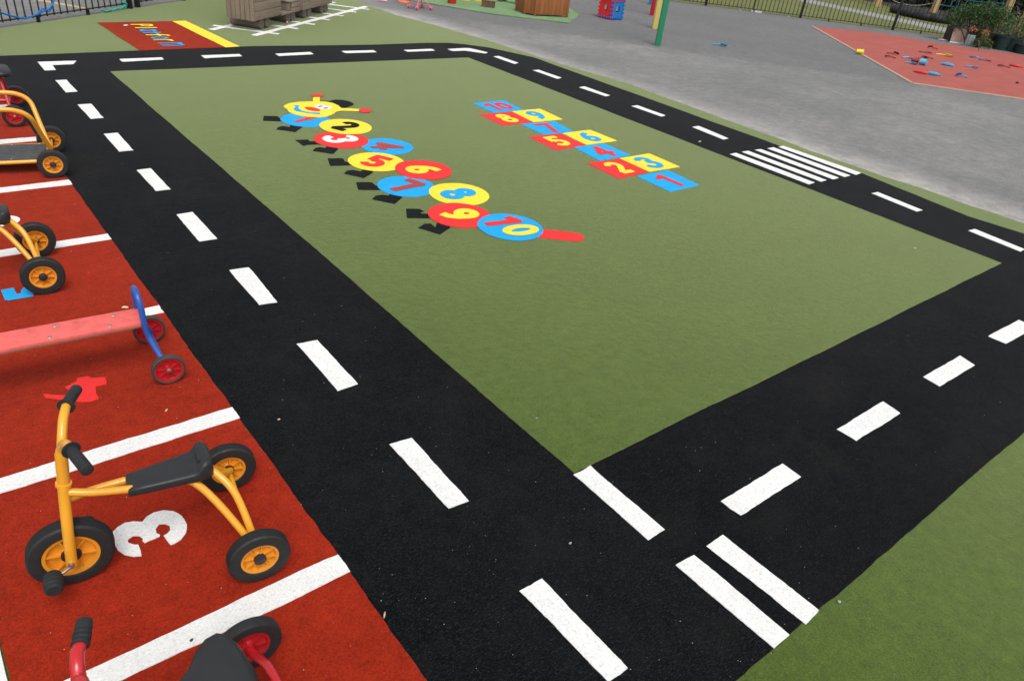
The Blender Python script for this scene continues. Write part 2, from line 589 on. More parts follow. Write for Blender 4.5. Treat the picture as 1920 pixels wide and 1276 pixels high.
def glyph(name, ch, center, size, rightdir, z, mat, parent, hw=.095, cell=.034, aspect=1.0, cw=.34):
    """one numeral or letter lying flat; rightdir is the reading direction in radians"""
    strokes = GL[ch]
    x0, x1, y0, y1 = -.14, .86, -.14, 1.14
    nx, ny = int((x1 - x0) / cell), int((y1 - y0) / cell)
    F = [[0] * (ny + 1) for _ in range(nx + 1)]
    for i in range(nx + 1):
        for j in range(ny + 1):
            px, py = x0 + i * cell, y0 + j * cell
            d = 9
            for s in strokes:
                closed = abs(s[0][0] - s[-1][0]) + abs(s[0][1] - s[-1][1]) < .01
                ds = min(seg_d(px, py, s[k], s[k + 1]) for k in range(len(s) - 1))
                if not closed:
                    for e, q in ((s[0], s[1]), (s[-1], s[-2])):
                        if math.hypot(px - e[0], py - e[1]) < hw * 1.5:
                            tx, ty = e[0] - q[0], e[1] - q[1]
                            over = ((px - e[0]) * tx + (py - e[1]) * ty) / math.hypot(tx, ty)
                            if over > 0: ds = max(ds, over + hw - .03)
                d = min(d, ds)
            F[i][j] = d - hw
    rt = Vector((math.cos(rightdir), math.sin(rightdir), 0))
    up = Vector((-math.sin(rightdir), math.cos(rightdir), 0))
    C = Vector((center[0], center[1], z))
    bm = bmesh.new()
    cache = {}

    def V(u, v):
        k = (round(u, 5), round(v, 5))
        if k not in cache:
            cache[k] = bm.verts.new(C + rt * (u - cw) * size * aspect + up * (v - .5) * size)
        return cache[k]
    for i in range(nx):
        for j in range(ny):
            c = [(i, j), (i + 1, j), (i + 1, j + 1), (i, j + 1)]
            vals = [F[a][b] for a, b in c]
            if min(vals) >= 0: continue
            poly = []
            for k in range(4):
                a, b = c[k], c[(k + 1) % 4]
                va, vb = vals[k], vals[(k + 1) % 4]
                if va < 0: poly.append((x0 + a[0] * cell, y0 + a[1] * cell))
                if (va < 0) != (vb < 0):
                    t = va / (va - vb)
                    t = min(.97, max(.03, t))
                    poly.append((x0 + (a[0] + (b[0] - a[0]) * t) * cell, y0 + (a[1] + (b[1] - a[1]) * t) * cell))
            vs = []
            for p in poly:
                v = V(*p)
                if v not in vs: vs.append(v)
            if len(vs) >= 3:
                try: bm.faces.new(vs)
                except ValueError: pass
    return link(name, bm, mat, parent, smooth=False)


# ------------------------------------------------------------------ the ground and its surfaces
def sheet(name, pts, z, mat, **k):
    return prop(flat(name, pts, z, mat, **k), kind='structure')


sheet('ground', [(-120, -60), (160, -60), (160, 160), (-120, 160)], 0, m_asph, skirt=0)
Z1, Z2, Z3, Z4, Z5 = .003, .006, .009, .012, .015
turf_r = pxs([(1920, 418.6), (1574, 302), (1175, 156), (1050, 120), (915, 76), (807, 45), (747, 30), (700, 14), (663, 0)], Z1)
fl = [G(0, 53.4), G(79, 41.5), G(170, 28.7), G(244, 16.8), G(344, 2)]
turf_pts = [(-7, -5), (7.93, -5)] + [(p.x, p.y) for p in turf_r] + [(7.4, 16), (5.0, 14.05)] + [(p.x, p.y) for p in fl[::-1]] + [(-3.0, 7.9), (-7, 5)]
turf = sheet('turf', turf_pts, Z1, m_turf, jit=.02, step=.15)

ro = pxs([(1816.6, 405.7), (1614.8, 324), (1461, 273), (1125, 152.5), (1000, 107.5), (915, 89), (870, 83), (840, 80.5), (800, 80.5), (700, 84), (480, 86.5), (261, 94.8), (0, 104.8)], Z2)
road_pts = [(.83, -3), (1.62, -3), (1.62, .538), (7.72, .538)] + [(p.x, p.y) for p in ro] + [(-6, 9.5), (-6, 8.55), (.83, 8.55)]
road = sheet('road', road_pts, Z2, m_black, jit=.0065, step=.04)
isl = pxs([(207, 134), (878, 108), (1878, 493), (1077, 886)], Z3)
sheet('turf_island', isl, Z3, m_turf, jit=.0045, step=.03, seed=4)
bay = sheet('parking_bay_carpet', [(-.16, -2.5), (.83, -2.5), (.83, 8.55), (-.16, 8.55)], Z3, m_red, jit=.006, step=.03, seed=8)


side = [(1.886, .540), (7.70, .540), (7.70, 1.62), (1.886, 1.62)]
sheet('side_road', side, Z2 + .0015, m_black2, jit=.006, step=.07, seed=31, skirt=.0015)


def mark(quad, mat=m_white, name='lane_dash', parent=road, z=Z3, jit=.0042, s=1.0, ox=0, oy=0, step=.016):
    mark.n += 1
    return flat(name, pxs(quad, z, s, ox, oy), z, mat, parent, jit=jit, step=step, seed=mark.n)


mark.n = 0
for q in [[(70, 116), (143, 114), (138, 120), (98, 122), (105, 131), (84, 132)],
          [(103.3, 150.5), (125, 149.5), (145.5, 171.5), (123.4, 173)],
          [(145.5, 196), (171, 194.6), (194.4, 220.7), (170, 222.7)],
          [(194.4, 250.8), (220.7, 248.8), (250.3, 281.4), (223.2, 283.9)],
          [(256.4, 318.6), (282.3, 315.2), (320, 354.5), (292, 357.7)],
          [(331, 402), (361, 397), (407, 447), (374, 452)],
          [(430, 506), (466, 501), (520, 566), (486, 571)],
          [(556, 644), (595, 637), (671, 719), (633, 732)],
          [(730, 832), (772, 820), (879, 938), (841, 952)],
          [(974, 1106.6), (1016, 1083.5), (1177, 1251), (1141, 1277)],
          [(1351.6, 938.8), (1467.3, 868.3), (1502, 893.2), (1389, 965.2)],
          [(1569, 804), (1656, 752), (1688, 774), (1606, 826)],
          [(1731, 706), (1800, 666), (1828, 684), (1762, 724)],
          [(1853, 630), (1910, 599), (1943, 613), (1886, 644)],
          [(1298, 238), (1310, 236), (1366, 259.4), (1356.5, 261.5)],
          [(1634, 362), (1646, 359.8), (1730, 393.7), (1719, 396.5)],
          [(1815.7, 432), (1828, 429), (1922, 467), (1913.5, 471.5)],
          [(1086, 163.8), (1096, 162), (1143.8, 178.8), (1136, 180.8)],
          [(1184, 198.8), (1195, 197.3), (1247.5, 216.3), (1240, 218.2)],
          [(925, 106), (935, 105), (972, 118), (964.5, 120)],
          [(999, 131.8), (1010, 130.8), (1053, 145.8), (1045, 147.8)],
          [(839, 92), (870, 90.3), (881, 90.6), (914.5, 98.3), (910, 100.3), (872, 95), (847.5, 95.7)],
          [(757, 93.8), (810, 91.8), (815, 95), (764, 97)],
          [(640.7, 96), (699.7, 94.3), (706, 97.8), (648, 99.6)],
          [(516, 101), (582, 97.6), (587.6, 101.6), (523, 105)],
          [(377, 104), (449, 101.4), (454, 105.3), (383.7, 109)],
          [(224, 110.8), (304, 107.6), (307, 111.6), (229.5, 115.6)]]:
    mark(q)
mark([(1075, 888.8), (1107.3, 871.6), (1246.5, 992), (1215.5, 1011.5)], name='stop_line')
mark([(1267, 1058), (1301.3, 1039.5), (1480.3, 1188.7), (1451.6, 1214)], name='give_way_line')
mark([(1324.4, 1022.7), (1355.4, 1001.4), (1535.5, 1143), (1511.3, 1169.3)], name='give_way_line')

zc = root('zebra_crossing', G(1490, 310, Z3), 0, 'white five-striped zebra crossing laid across the black road', 'road marking')


def flat_in(rt, name, pts, z, mat, jit=.0, step=.05, seed=0, skirt=.003):
    return flat(name, pts, z, mat, rt, jit=jit, step=step, seed=seed, skirt=skirt, origin=rt.location)


for i, q in enumerate([[(1368.5, 288.8), (1380, 286.5), (1527.6, 342), (1517, 345.6)],
                       [(1391, 284.6), (1402.7, 282.6), (1550, 337.5), (1539.6, 340.4)],
                       [(1415, 280.7), (1426.6, 279.4), (1572.8, 333), (1562, 336)],
                       [(1438.8, 278), (1450, 276), (1594.5, 328.8), (1584, 331.7)],
                       [(1459.5, 275.2), (1469, 273.3), (1614.8, 324), (1605, 327.5)]]):
    flat_in(zc, 'stripe', pxs(q, Z3), Z3, m_white, jit=.004, step=.04, seed=i + 50)

# parking bay lines
for i, (ya, yb) in enumerate([(1.602, 1.692), (2.612, 2.702), (3.657, 3.742), (4.677, 4.765), (5.69, 5.788), (6.74, 6.84), (7.742, 7.84), (.60, .69)]):
    flat('bay_line', [(-.16, ya), (.832, ya), (.832, yb), (-.16, yb)], Z4, m_white, bay, jit=.005, step=.018, seed=i + 80)
flat('bay_end_line', [(-.26, -2.5), (-.162, -2.5), (-.162, 8.55), (-.26, 8.55)], Z4, m_white, bay, jit=.006, step=.05, seed=97)


# ---- bay numbers
def number(ch, cx, cy, size, rd, mat, z, label, hw=.13, aspect=1.0):
    r = root('bay_number', (cx, cy, z), 0, label, 'floor marking')
    glyph('numeral', ch, (0, 0), size, rd, 0, mat, r, hw=hw, cell=.02, aspect=aspect)
    return r


def P3(ch, px0, px1, z, **k):
    pass


c3 = (G(211, 1000, Z4) + G(351, 1000, Z4)) / 2
for lab, mt_, sc_, ox_, oy_, q in (
        ('white number 3 on the red bay holding the complete yellow tricycle', m_white, 4.4, 200, 820,
         [(50, 775), (90, 735), (150, 700), (220, 688), (295, 692), (330, 650), (390, 615), (470, 597), (550, 605), (620, 645), (660, 710), (655, 780), (610, 840), (560, 870), (528, 882), (505, 855), (470, 805), (500, 790), (525, 760),
          (520, 725), (480, 708), (430, 712), (402, 750), (410, 785), (440, 800), (435, 812), (370, 840), (312, 865), (295, 850), (300, 830), (270, 808), (215, 808), (172, 840), (180, 865), (230, 880), (262, 880), (280, 930), (288, 972), (220, 978), (150, 965), (95, 930), (72, 890)]),
        ('bright red number 4 on the red carpet behind the tricycle handlebar', m_cred, 3.2725, 0, 370,
         [(265, 1203), (330, 1210), (425, 1212), (440, 1192), (398, 1162), (468, 1128), (475, 1105), (540, 1095), (562, 1107), (645, 1100), (655, 1130), (648, 1145), (585, 1155), (590, 1200), (608, 1230), (560, 1250), (500, 1252), (380, 1240), (275, 1225)])):
    P = pxs(q, Z4, sc_, ox_, oy_)
    c_ = sum(P, Vector()) / len(P)
    nr = root('bay_number', c_, 0, lab, 'floor marking')
    flat_in(nr, 'numeral', P, Z4, mt_, jit=.0025, step=.010, seed=5)
number('5', .315, 4.19, .235, R_(90), m_blue, Z4, 'blue number 5 half hidden by the tyre of the far yellow tricycle', hw=.125)
number('6', .29, 5.20, .27, R_(88), m_white, Z4, 'white number 6 peeping out past the far yellow tricycle seat', hw=.12)

# ---- hopscotch
hop = root('hopscotch_grid', G(1100, 275, Z4), 0, 'hopscotch grid of ten blue, red and yellow squares on the green turf', 'floor marking')
HS = [('10', 'blue', [(100, 133), (345, 112), (490, 185), (265, 205)]), ('8', 'red', [(152, 218), (398, 197), (560, 276), (330, 302)]),
      ('9', 'yellow', [(400, 195), (610, 175), (780, 255), (560, 275)]), ('7', 'blue', [(465, 290), (720, 268), (865, 345), (640, 370)]),
      ('5', 'red', [(525, 385), (757, 360), (957, 448), (730, 487)]), ('6', 'yellow', [(778, 359), (985, 333), (1190, 415), (960, 446)]),
      ('4', 'blue', [(860, 463), (1090, 435), (1295, 523), (1060, 565)]), ('2', 'red', [(960, 583), (1204, 547), (1427, 649), (1200, 700)]),
      ('3', 'yellow', [(1206, 546), (1430, 510), (1660, 610), (1430, 648)]), ('1', 'blue', [(1335, 680), (1570, 635), (1810, 747), (1590, 800)])]
CM = {'blue': (m_blue, m_cred), 'red': (m_cred, m_yel), 'yellow': (m_yel, m_blue)}
for i, (t, c, q) in enumerate(HS):
    P = pxs(q, Z4, 4, 860, 160)
    sq = flat_in(hop, 'square', P, Z4, CM[c][0], jit=.003, step=.05, seed=i + 120)
    sq['label'] = c + ' square with the number ' + t
    cc = (P[0] + P[1] + P[2] + P[3]) / 4 - hop.location
    e = (P[1] - P[0]) + (P[2] - P[3])
    rd = math.atan2(e.y, e.x)
    if t == '10':
        r = Vector((math.cos(rd), math.sin(rd), 0))
        glyph('numeral', '1', cc - r * .085, .27, rd, .003, CM[c][1], sq, hw=.10)
        glyph('numeral', '0', cc + r * .075, .27, rd, .003, CM[c][1], sq, hw=.10)
    else:
        glyph('numeral', t, cc, .29, rd, .003, CM[c][1], sq, hw=.112 if c != 'blue' else .10)

# ---- caterpillar
cat = root('caterpillar_picture', G(740, 320, Z4), 0, 'smiling caterpillar with ten numbered round segments laid in the green turf', 'floor marking')
SEG = [('1', 3.0537, 6.691, .237, m_blue, m_cred, Z4), ('2', 3.312, 6.377, .246, m_yel, m_black, Z4 + .002), ('3', 3.083, 6.023, .245, m_cred, m_white, Z4 + .001),
       ('4', 3.383, 5.7245, .235, m_blue, m_cdred, Z4), ('5', 3.082, 5.388, .238, m_yel, m_cred, Z4 + .001), ('6', 3.352, 5.067, .241, m_cred, m_yel, Z4 + .002),
       ('7', 3.015, 4.789, .231, m_blue, m_cdred, Z4), ('8', 3.315, 4.485, .24, m_yel, m_blue, Z4 + .001), ('9', 3.068, 4.122, .237, m_cred, m_yel, Z4 + .002), ('10', 3.285, 3.787, .242, m_blue, m_cred, Z4 + .003)]
DIRS = [-96, -62, -100, -108, -60, -100, -70, -88, -95, -100]
for i, (t, x, y, r, mc, mn, z) in enumerate(SEG):
    pts = []
    for k in range(48):
        a = 2 * math.pi * k / 48
        rr = r * (1 + .018 * noise.noise(Vector((math.cos(a) * 1.5, math.sin(a) * 1.5, i * 3))))
        pts.append((x + rr * math.cos(a), y + rr * math.sin(a)))
    sg = flat_in(cat, 'segment', pts, z, mc)
    sg['label'] = 'round body segment with the number ' + t
    c = Vector((x, y, 0)) - cat.location
    zz = z - cat.location.z + .003
    rd = R_(DIRS[i])
    if t == '10':
        glyph('numeral', '1', (c.x + .005, c.y + .095), .29, R_(-100), zz, m_cred, sg, hw=.12)
        glyph('numeral', '0', (c.x + .03, c.y - .085), .29, R_(-97), zz, m_yel, sg, hw=.105, aspect=1.0)
    elif t == '1':
        glyph('numeral', '1', (c.x + .0, c.y + .02), .26, R_(-70), zz, mn, sg, hw=.11)
    else:
        glyph('numeral', t, c, .29, rd, zz, mn, sg, hw=.128 if t in '2356789' else .11)
FE = [((480, 160), 7.975, [[(115, 455), (325, 460), (340, 480), (372, 500), (540, 505), (540, 545), (105, 530)],
                           [(300, 660), (330, 625), (385, 608), (440, 612), (500, 622), (510, 590), (690, 600), (690, 630), (590, 700)],
                           [(580, 815), (780, 808), (800, 835), (880, 835), (1000, 850), (1000, 890), (920, 885), (770, 890), (705, 905)],
                           [(845, 980), (880, 940), (950, 922), (1010, 930), (1040, 936), (1060, 900), (1225, 930), (1225, 960), (1155, 1028)],
                           [(1070, 1090), (1290, 1088), (1320, 1110), (1320, 1135), (1400, 1150), (1520, 1160), (1520, 1200), (1420, 1195), (1110, 1205)]]),
      ((600, 240), 7.385, [[(330, 632), (370, 590), (450, 578), (520, 590), (560, 600), (600, 570), (730, 590), (730, 620), (605, 692)],
                           [(498, 748), (710, 748), (750, 775), (770, 795), (830, 800), (900, 810), (900, 855), (830, 858), (530, 855)],
                           [(720, 985), (770, 935), (860, 922), (950, 932), (980, 900), (1135, 930), (1135, 965), (1035, 1050)]]),
      ((740, 320), 5.189, [[(110, 368), (240, 370), (290, 395), (265, 400), (250, 415), (330, 418), (400, 425), (400, 460), (345, 462), (120, 460)],
                           [(228, 555), (290, 515), (350, 512), (395, 550), (415, 500), (540, 530), (540, 555), (440, 620)]])]
for (o, s, L) in FE:
    for q in L:
        flat_in(cat, 'foot', pxs(q, Z3 + .002, s, *o), Z3 + .0015, m_black, jit=.002, step=.03, seed=7, skirt=.0012)
HZ = Z4 + .004
hx = lambda q, z: pxs(q, z, 7.975, 480, 160)
flat_in(cat, 'hat', hx([(960, 240), (1040, 236), (1110, 236), (1140, 224), (1200, 217), (1300, 222), (1400, 243), (1465, 280), (1445, 300), (1385, 320), (1335, 338), (1260, 330), (1150, 290)], Z4), Z4 + .002, m_black, jit=.002)
head = flat_in(cat, 'head', hx([(413, 325), (425, 300), (470, 278), (530, 262), (640, 248), (760, 242), (850, 240), (856, 178), (956, 178), (950, 241), (1050, 245), (1150, 265), (1230, 300), (1275, 340), (1400, 345),
                               (1560, 357), (1560, 387), (1400, 380), (1270, 378), (1200, 393), (1170, 420), (1120, 445), (1060, 465), (960, 478), (820, 475), (700, 462), (600, 440), (520, 413), (485, 388), (465, 355)], HZ), HZ, m_yel, jit=.002)


def ell(cx, cy, rx, ry, rot=0, n=20):
    out = []
    for k in range(n):
        a = 2 * math.pi * k / n
        x, y = rx * math.cos(a), ry * math.sin(a)
        out.append((cx + x * math.cos(rot) - y * math.sin(rot), cy + x * math.sin(rot) + y * math.cos(rot)))
    return out


def face(name, q, z, mat):
    P = pxs(q, z, 7.975, 480, 160)
    return flat(name, P, z, mat, head, skirt=.001, origin=cat.location)


face('antenna_tip', ell(920, 150, 88, 23), HZ + .002, m_cred)
face('antenna_tip', ell(1632, 376, 96, 33), HZ + .002, m_cred)
face('mouth', [(565, 298), (650, 296), (634, 320), (642, 350), (680, 375), (750, 395), (850, 405), (965, 410), (950, 435), (870, 425), (760, 415), (680, 400), (600, 385), (555, 358), (592, 322)], HZ + .002, m_blue)
face('nose', ell(845, 353, 118, 24, .17), HZ + .004, m_cred)
face('eyes', [(880, 300), (915, 288), (970, 288), (1040, 300), (1115, 312), (1138, 332), (1100, 355), (1010, 362), (930, 345), (885, 325)], HZ + .002, m_white)
face('pupil', ell(962, 312, 34, 7, -.15), HZ + .005, m_tnavy)
face('pupil', ell(1042, 339, 32, 7, -.15), HZ + .005, m_tnavy)
flat_in(cat, 'tail', pxs([(1380, 566), (1450, 568), (1600, 583), (1720, 598), (1800, 613), (1838, 632), (1846, 652), (1832, 672), (1790, 684), (1700, 680), (1600, 670), (1430, 652), (1380, 650)], Z4, 5.189, 740, 320), Z4, m_cred, jit=.002, step=.04)

# ---- platform carpet
pl = root('platform_carpet', G(300, 70, Z3), 0, 'red carpet with the word Platform and a yellow edge strip', 'floor marking')
flat_in(pl, 'red_panel', pxs([(182, 42.5), (326, 39.8), (423, 88.5), (262, 94.5)], Z3), Z3, m_red, jit=.008, step=.07)
flat_in(pl, 'yellow_strip', pxs([(323.5, 40), (347.5, 38.8), (449.5, 87), (423, 88.8)], Z4), Z4, m_yel, jit=.005, step=.07)
a0, a1 = G(242, 47, Z4), G(346, 86, Z4)
LET = [('P', m_yel, 262, 47.5), ('l', m_yel, 271, 52.5), ('a', m_blue, 280, 57.3), ('t', m_blue, 291, 61.6), ('f', m_yel, 301, 66.0), ('o', m_blue, 305, 71.6), ('r', m_yel, 314, 75.8), ('m', m_blue, 327, 83.5)]
CWP = {'P': .26, 'l': .14, 'a': .30, 't': .24, 'f': .22, 'o': .28, 'r': .22, 'm': .38}
# letters share one baseline, which runs along the platform towards the road
bx0, bx1 = G(241.5, 46.5, Z4), G(306, 84.6, Z4)
ypos = {}
for (ch, mt, px, py) in LET:
    w = G(px, py, Z4)
    bx = 2.745
    H_ = {'P': .27, 'l': .27, 'f': .28, 't': .27, 'a': .40, 'o': .39, 'r': .40, 'm': .50}[ch]
    asp = {'P': 1.12, 'l': 1.12, 'f': 1.12, 't': 1.10, 'a': .76, 'o': .74, 'r': .76, 'm': .62}[ch]
    glyph('letter', ch, (bx + H_ / 2 - pl.location.x, w.y - pl.location.y), H_, R_(-90), Z4 - pl.location.z + .003, mt, pl, hw=.0215 / H_, cell=.03, aspect=asp, cw=CWP[ch])

# ---- railway track marking
tr = root('railway_track_marking', G(520, 50, Z2), 0, 'white railway track marking under the wooden train', 'floor marking')
r1a, r1b = G(476, 67, Z2), G(687, 12.6, Z2)
ud = (r1b - r1a).normalized()
r2a = G(396, 56.3, Z2)
rl = (r1b - r1a).length
nd = Vector((-ud.y, ud.x, 0))


def strip(a, b, w):
    d = (b - a).normalized()
    n = Vector((-d.y, d.x, 0)) * w / 2
    return [a - n, b - n, b + n, a + n]


flat_in(tr, 'rail', strip(r1a, r1b, .095), Z2 + .003, m_white, jit=.005, step=.1)
flat_in(tr, 'rail', strip(r2a, r2a + ud * rl, .095), Z2 + .003, m_white, jit=.005, step=.1, seed=3)
for i, (x, y) in enumerate([(523, 64), (559, 54), (590, 46), (618, 37.5), (644, 30), (668, 23.3), (692, 18)]):
    e = G(x, y, Z2)
    flat_in(tr, 'sleeper', strip(e, e + Vector((-.69, .66, 0)), .08), Z2 + .001, m_white, jit=.004, step=.1, seed=i)

# ---- rubber play surface
rs = pxs([(1523, 49.5), (1710, 156), (1920, 186)], Z1)
d1 = (rs[2] - rs[1]).normalized()
d2 = (G(1920, 104, Z1) - G(1540, 50.5, Z1)).normalized()
rub = [rs[0], rs[1], rs[1] + d1 * 6, G(1757.7, 81, Z1) + d2 * 6, G(1757.7, 81, Z1), G(1658.7, 63.3, Z1)]
sheet('rubber_play_surface', rub, Z1, m_rubber, jit=.01, step=.2)
kb = bmesh.new()
for a, b in ((rs[0], rs[1]), (rs[1], rs[1] + d1 * 6)):
    q = strip(a, b, .07)
    vs = [kb.verts.new((p.x, p.y, z)) for z in (0, .012) for p in q]
    for f in ((4, 5, 6, 7), (0, 1, 5, 4), (1, 2, 6, 5), (2, 3, 7, 6), (3, 0, 4, 7)):
        kb.faces.new([vs[i] for i in f])
prop(link('kerb_strip', kb, m_edging, smooth=False), kind='structure')

# ---- beyond the right-hand fence
FR = [G(1262, 3), G(1322, 10), G(1411.7, 21.7), G(1498, 33), G(1675.6, 57.8), G(1775, 70)]
fdir = (FR[-1] - FR[0]).normalized()
fn = Vector((-fdir.y, fdir.x, 0))
if fn.x < 0: fn = -fn


def off(p, a, b): return p + fdir * a + fn * b


sheet('field', [off(FR[0], -30, .12), off(FR[-1], 14, .12), off(FR[-1], 14, 60), off(FR[0], -30, 60)], .004, m_field)
pa = [G(1480, -12), G(1540, 3.5), G(1776, 53), G(1850, 68)]
pb = [G(1540, 10.5), G(1776, 61)]
sheet('path', [G(1500, -5, .008), G(1540, 4, .008), G(1776, 53, .008), G(1860, 68, .008), G(1850, 76, .008), G(1776, 61, .008), G(1540, 10.5, .008), G(1500, 3, .008)], .008, m_path, jit=.05, step=.3)
mu = [G(1560, -14, .012), G(1690, 18, .012), G(1776, 45, .012), G(1920, 76, .012)]
e = (mu[3] - mu[0]).normalized()
sheet('mulch_bed', mu + [mu[3] - e * -12, mu[3] - e * -12 + Vector((26, 12, 0)), mu[0] + Vector((26, 22, 0))], .012, m_mulch, jit=.1, step=.4)


# ------------------------------------------------------------------ wheels
def make_wheel(parent, loc, r, w, rim_r, rim_mat, tyre_mat, cap_mat, spokes=8, cap_r=.018, rz=0, grooves=True, thin=False, capout=.004):
    bm = bmesh.new()
    # rim: outer ring, dished web, hub, ribs both sides
    rr = rim_r
    lathe(bm, [(-w * .36, rr * .86), (-w * .40, rr * 1.03), (w * .40, rr * 1.03), (w * .36, rr * .86), (w * .06, rr * .80), (w * .05, rr * .36), (w * .30, rr * .30), (w * .30, 0.0005),
               ], 40)
    lathe(bm, [(-w * .30, 0.0005), (-w * .30, rr * .30), (-w * .05, rr * .36), (-w * .06, rr * .80), (-w * .36, rr * .86)], 40)
    for s in range(spokes):
        a = 2 * math.pi * s / spokes + .2
        Mx = Matrix.Rotation(-a, 4, 'Y')
        for sd in (-1, 1):
            y0, y1 = sorted((sd * w * .04, sd * w * .31))
            box(bm, rr * .22, rr * .9, y0, y1, -rr * .030, rr * .030, 0, Mx)
    wh = link('wheel', bm, rim_mat, parent, loc=loc, rot=(0, 0, rz))
    bm = bmesh.new()
    hw = w / 2
    pr = [(-hw * .80, rr * .99), (-hw * .96, rr * 1.04), (-hw, rr + (r - rr) * .45), (-hw * .93, r * .945), (-hw * .78, r * .985)]
    if grooves:
        for k in range(-2, 3):
            c = k * hw * .30
            pr += [(c - hw * .09, r), (c - hw * .04, r * .962), (c + hw * .04, r * .962), (c + hw * .09, r)]
    else:
        pr += [(-hw * .4, r), (hw * .4, r)]
    pr += [(hw * .78, r * .985), (hw * .93, r * .945), (hw, rr + (r - rr) * .45), (hw * .96, rr * 1.04), (hw * .80, rr * .99)]
    lathe(bm, pr, 56, closed=True)
    link('tyre', bm, tyre_mat, wh, angle=30)
    bm = bmesh.new()
    A, B, C_ = w * .40 + capout, w * .44 + capout, w * .46 + capout
    lathe(bm, [(-C_, .0005), (-B, cap_r * .8), (-A, cap_r * .98), (-w * .25, cap_r), (-w * .25, .004), (w * .25, .004), (w * .25, cap_r), (A, cap_r * .98), (B, cap_r * .8), (C_, .0005)], 24)
    link('hub_cap', bm, cap_mat, wh)
    return wh


def mirror(pts):
    return [(x, -y, z) for x, y, z in pts]


# ------------------------------------------------------------------ yellow tricycle
def seat_mesh(st, exp=.55, seg=20):
    """st: (x, halfwidth, ztop, zbottom, roundness)"""
    bm = bmesh.new()
    rings = []
    for (x, hwd, zt, zb) in st:
        ring = []
        for k in range(seg):
            a = 2 * math.pi * k / seg
            c, s = math.cos(a), math.sin(a)
            y = hwd * math.copysign(abs(c) ** exp, c)
            z = (zt + zb) / 2 + (zt - zb) / 2 * math.copysign(abs(s) ** exp, s)
            ring.append(bm.verts.new((x, y, z)))
        rings.append(ring)
    for i in range(len(rings) - 1):
        for j in range(seg):
            bm.faces.new((rings[i][j], rings[i][(j + 1) % seg], rings[i + 1][(j + 1) % seg], rings[i + 1][j]))
    bm.faces.new(rings[0])
    bm.faces.new(rings[-1][::-1])
    bmesh.ops.recalc_face_normals(bm, faces=bm.faces[:])
    return bm


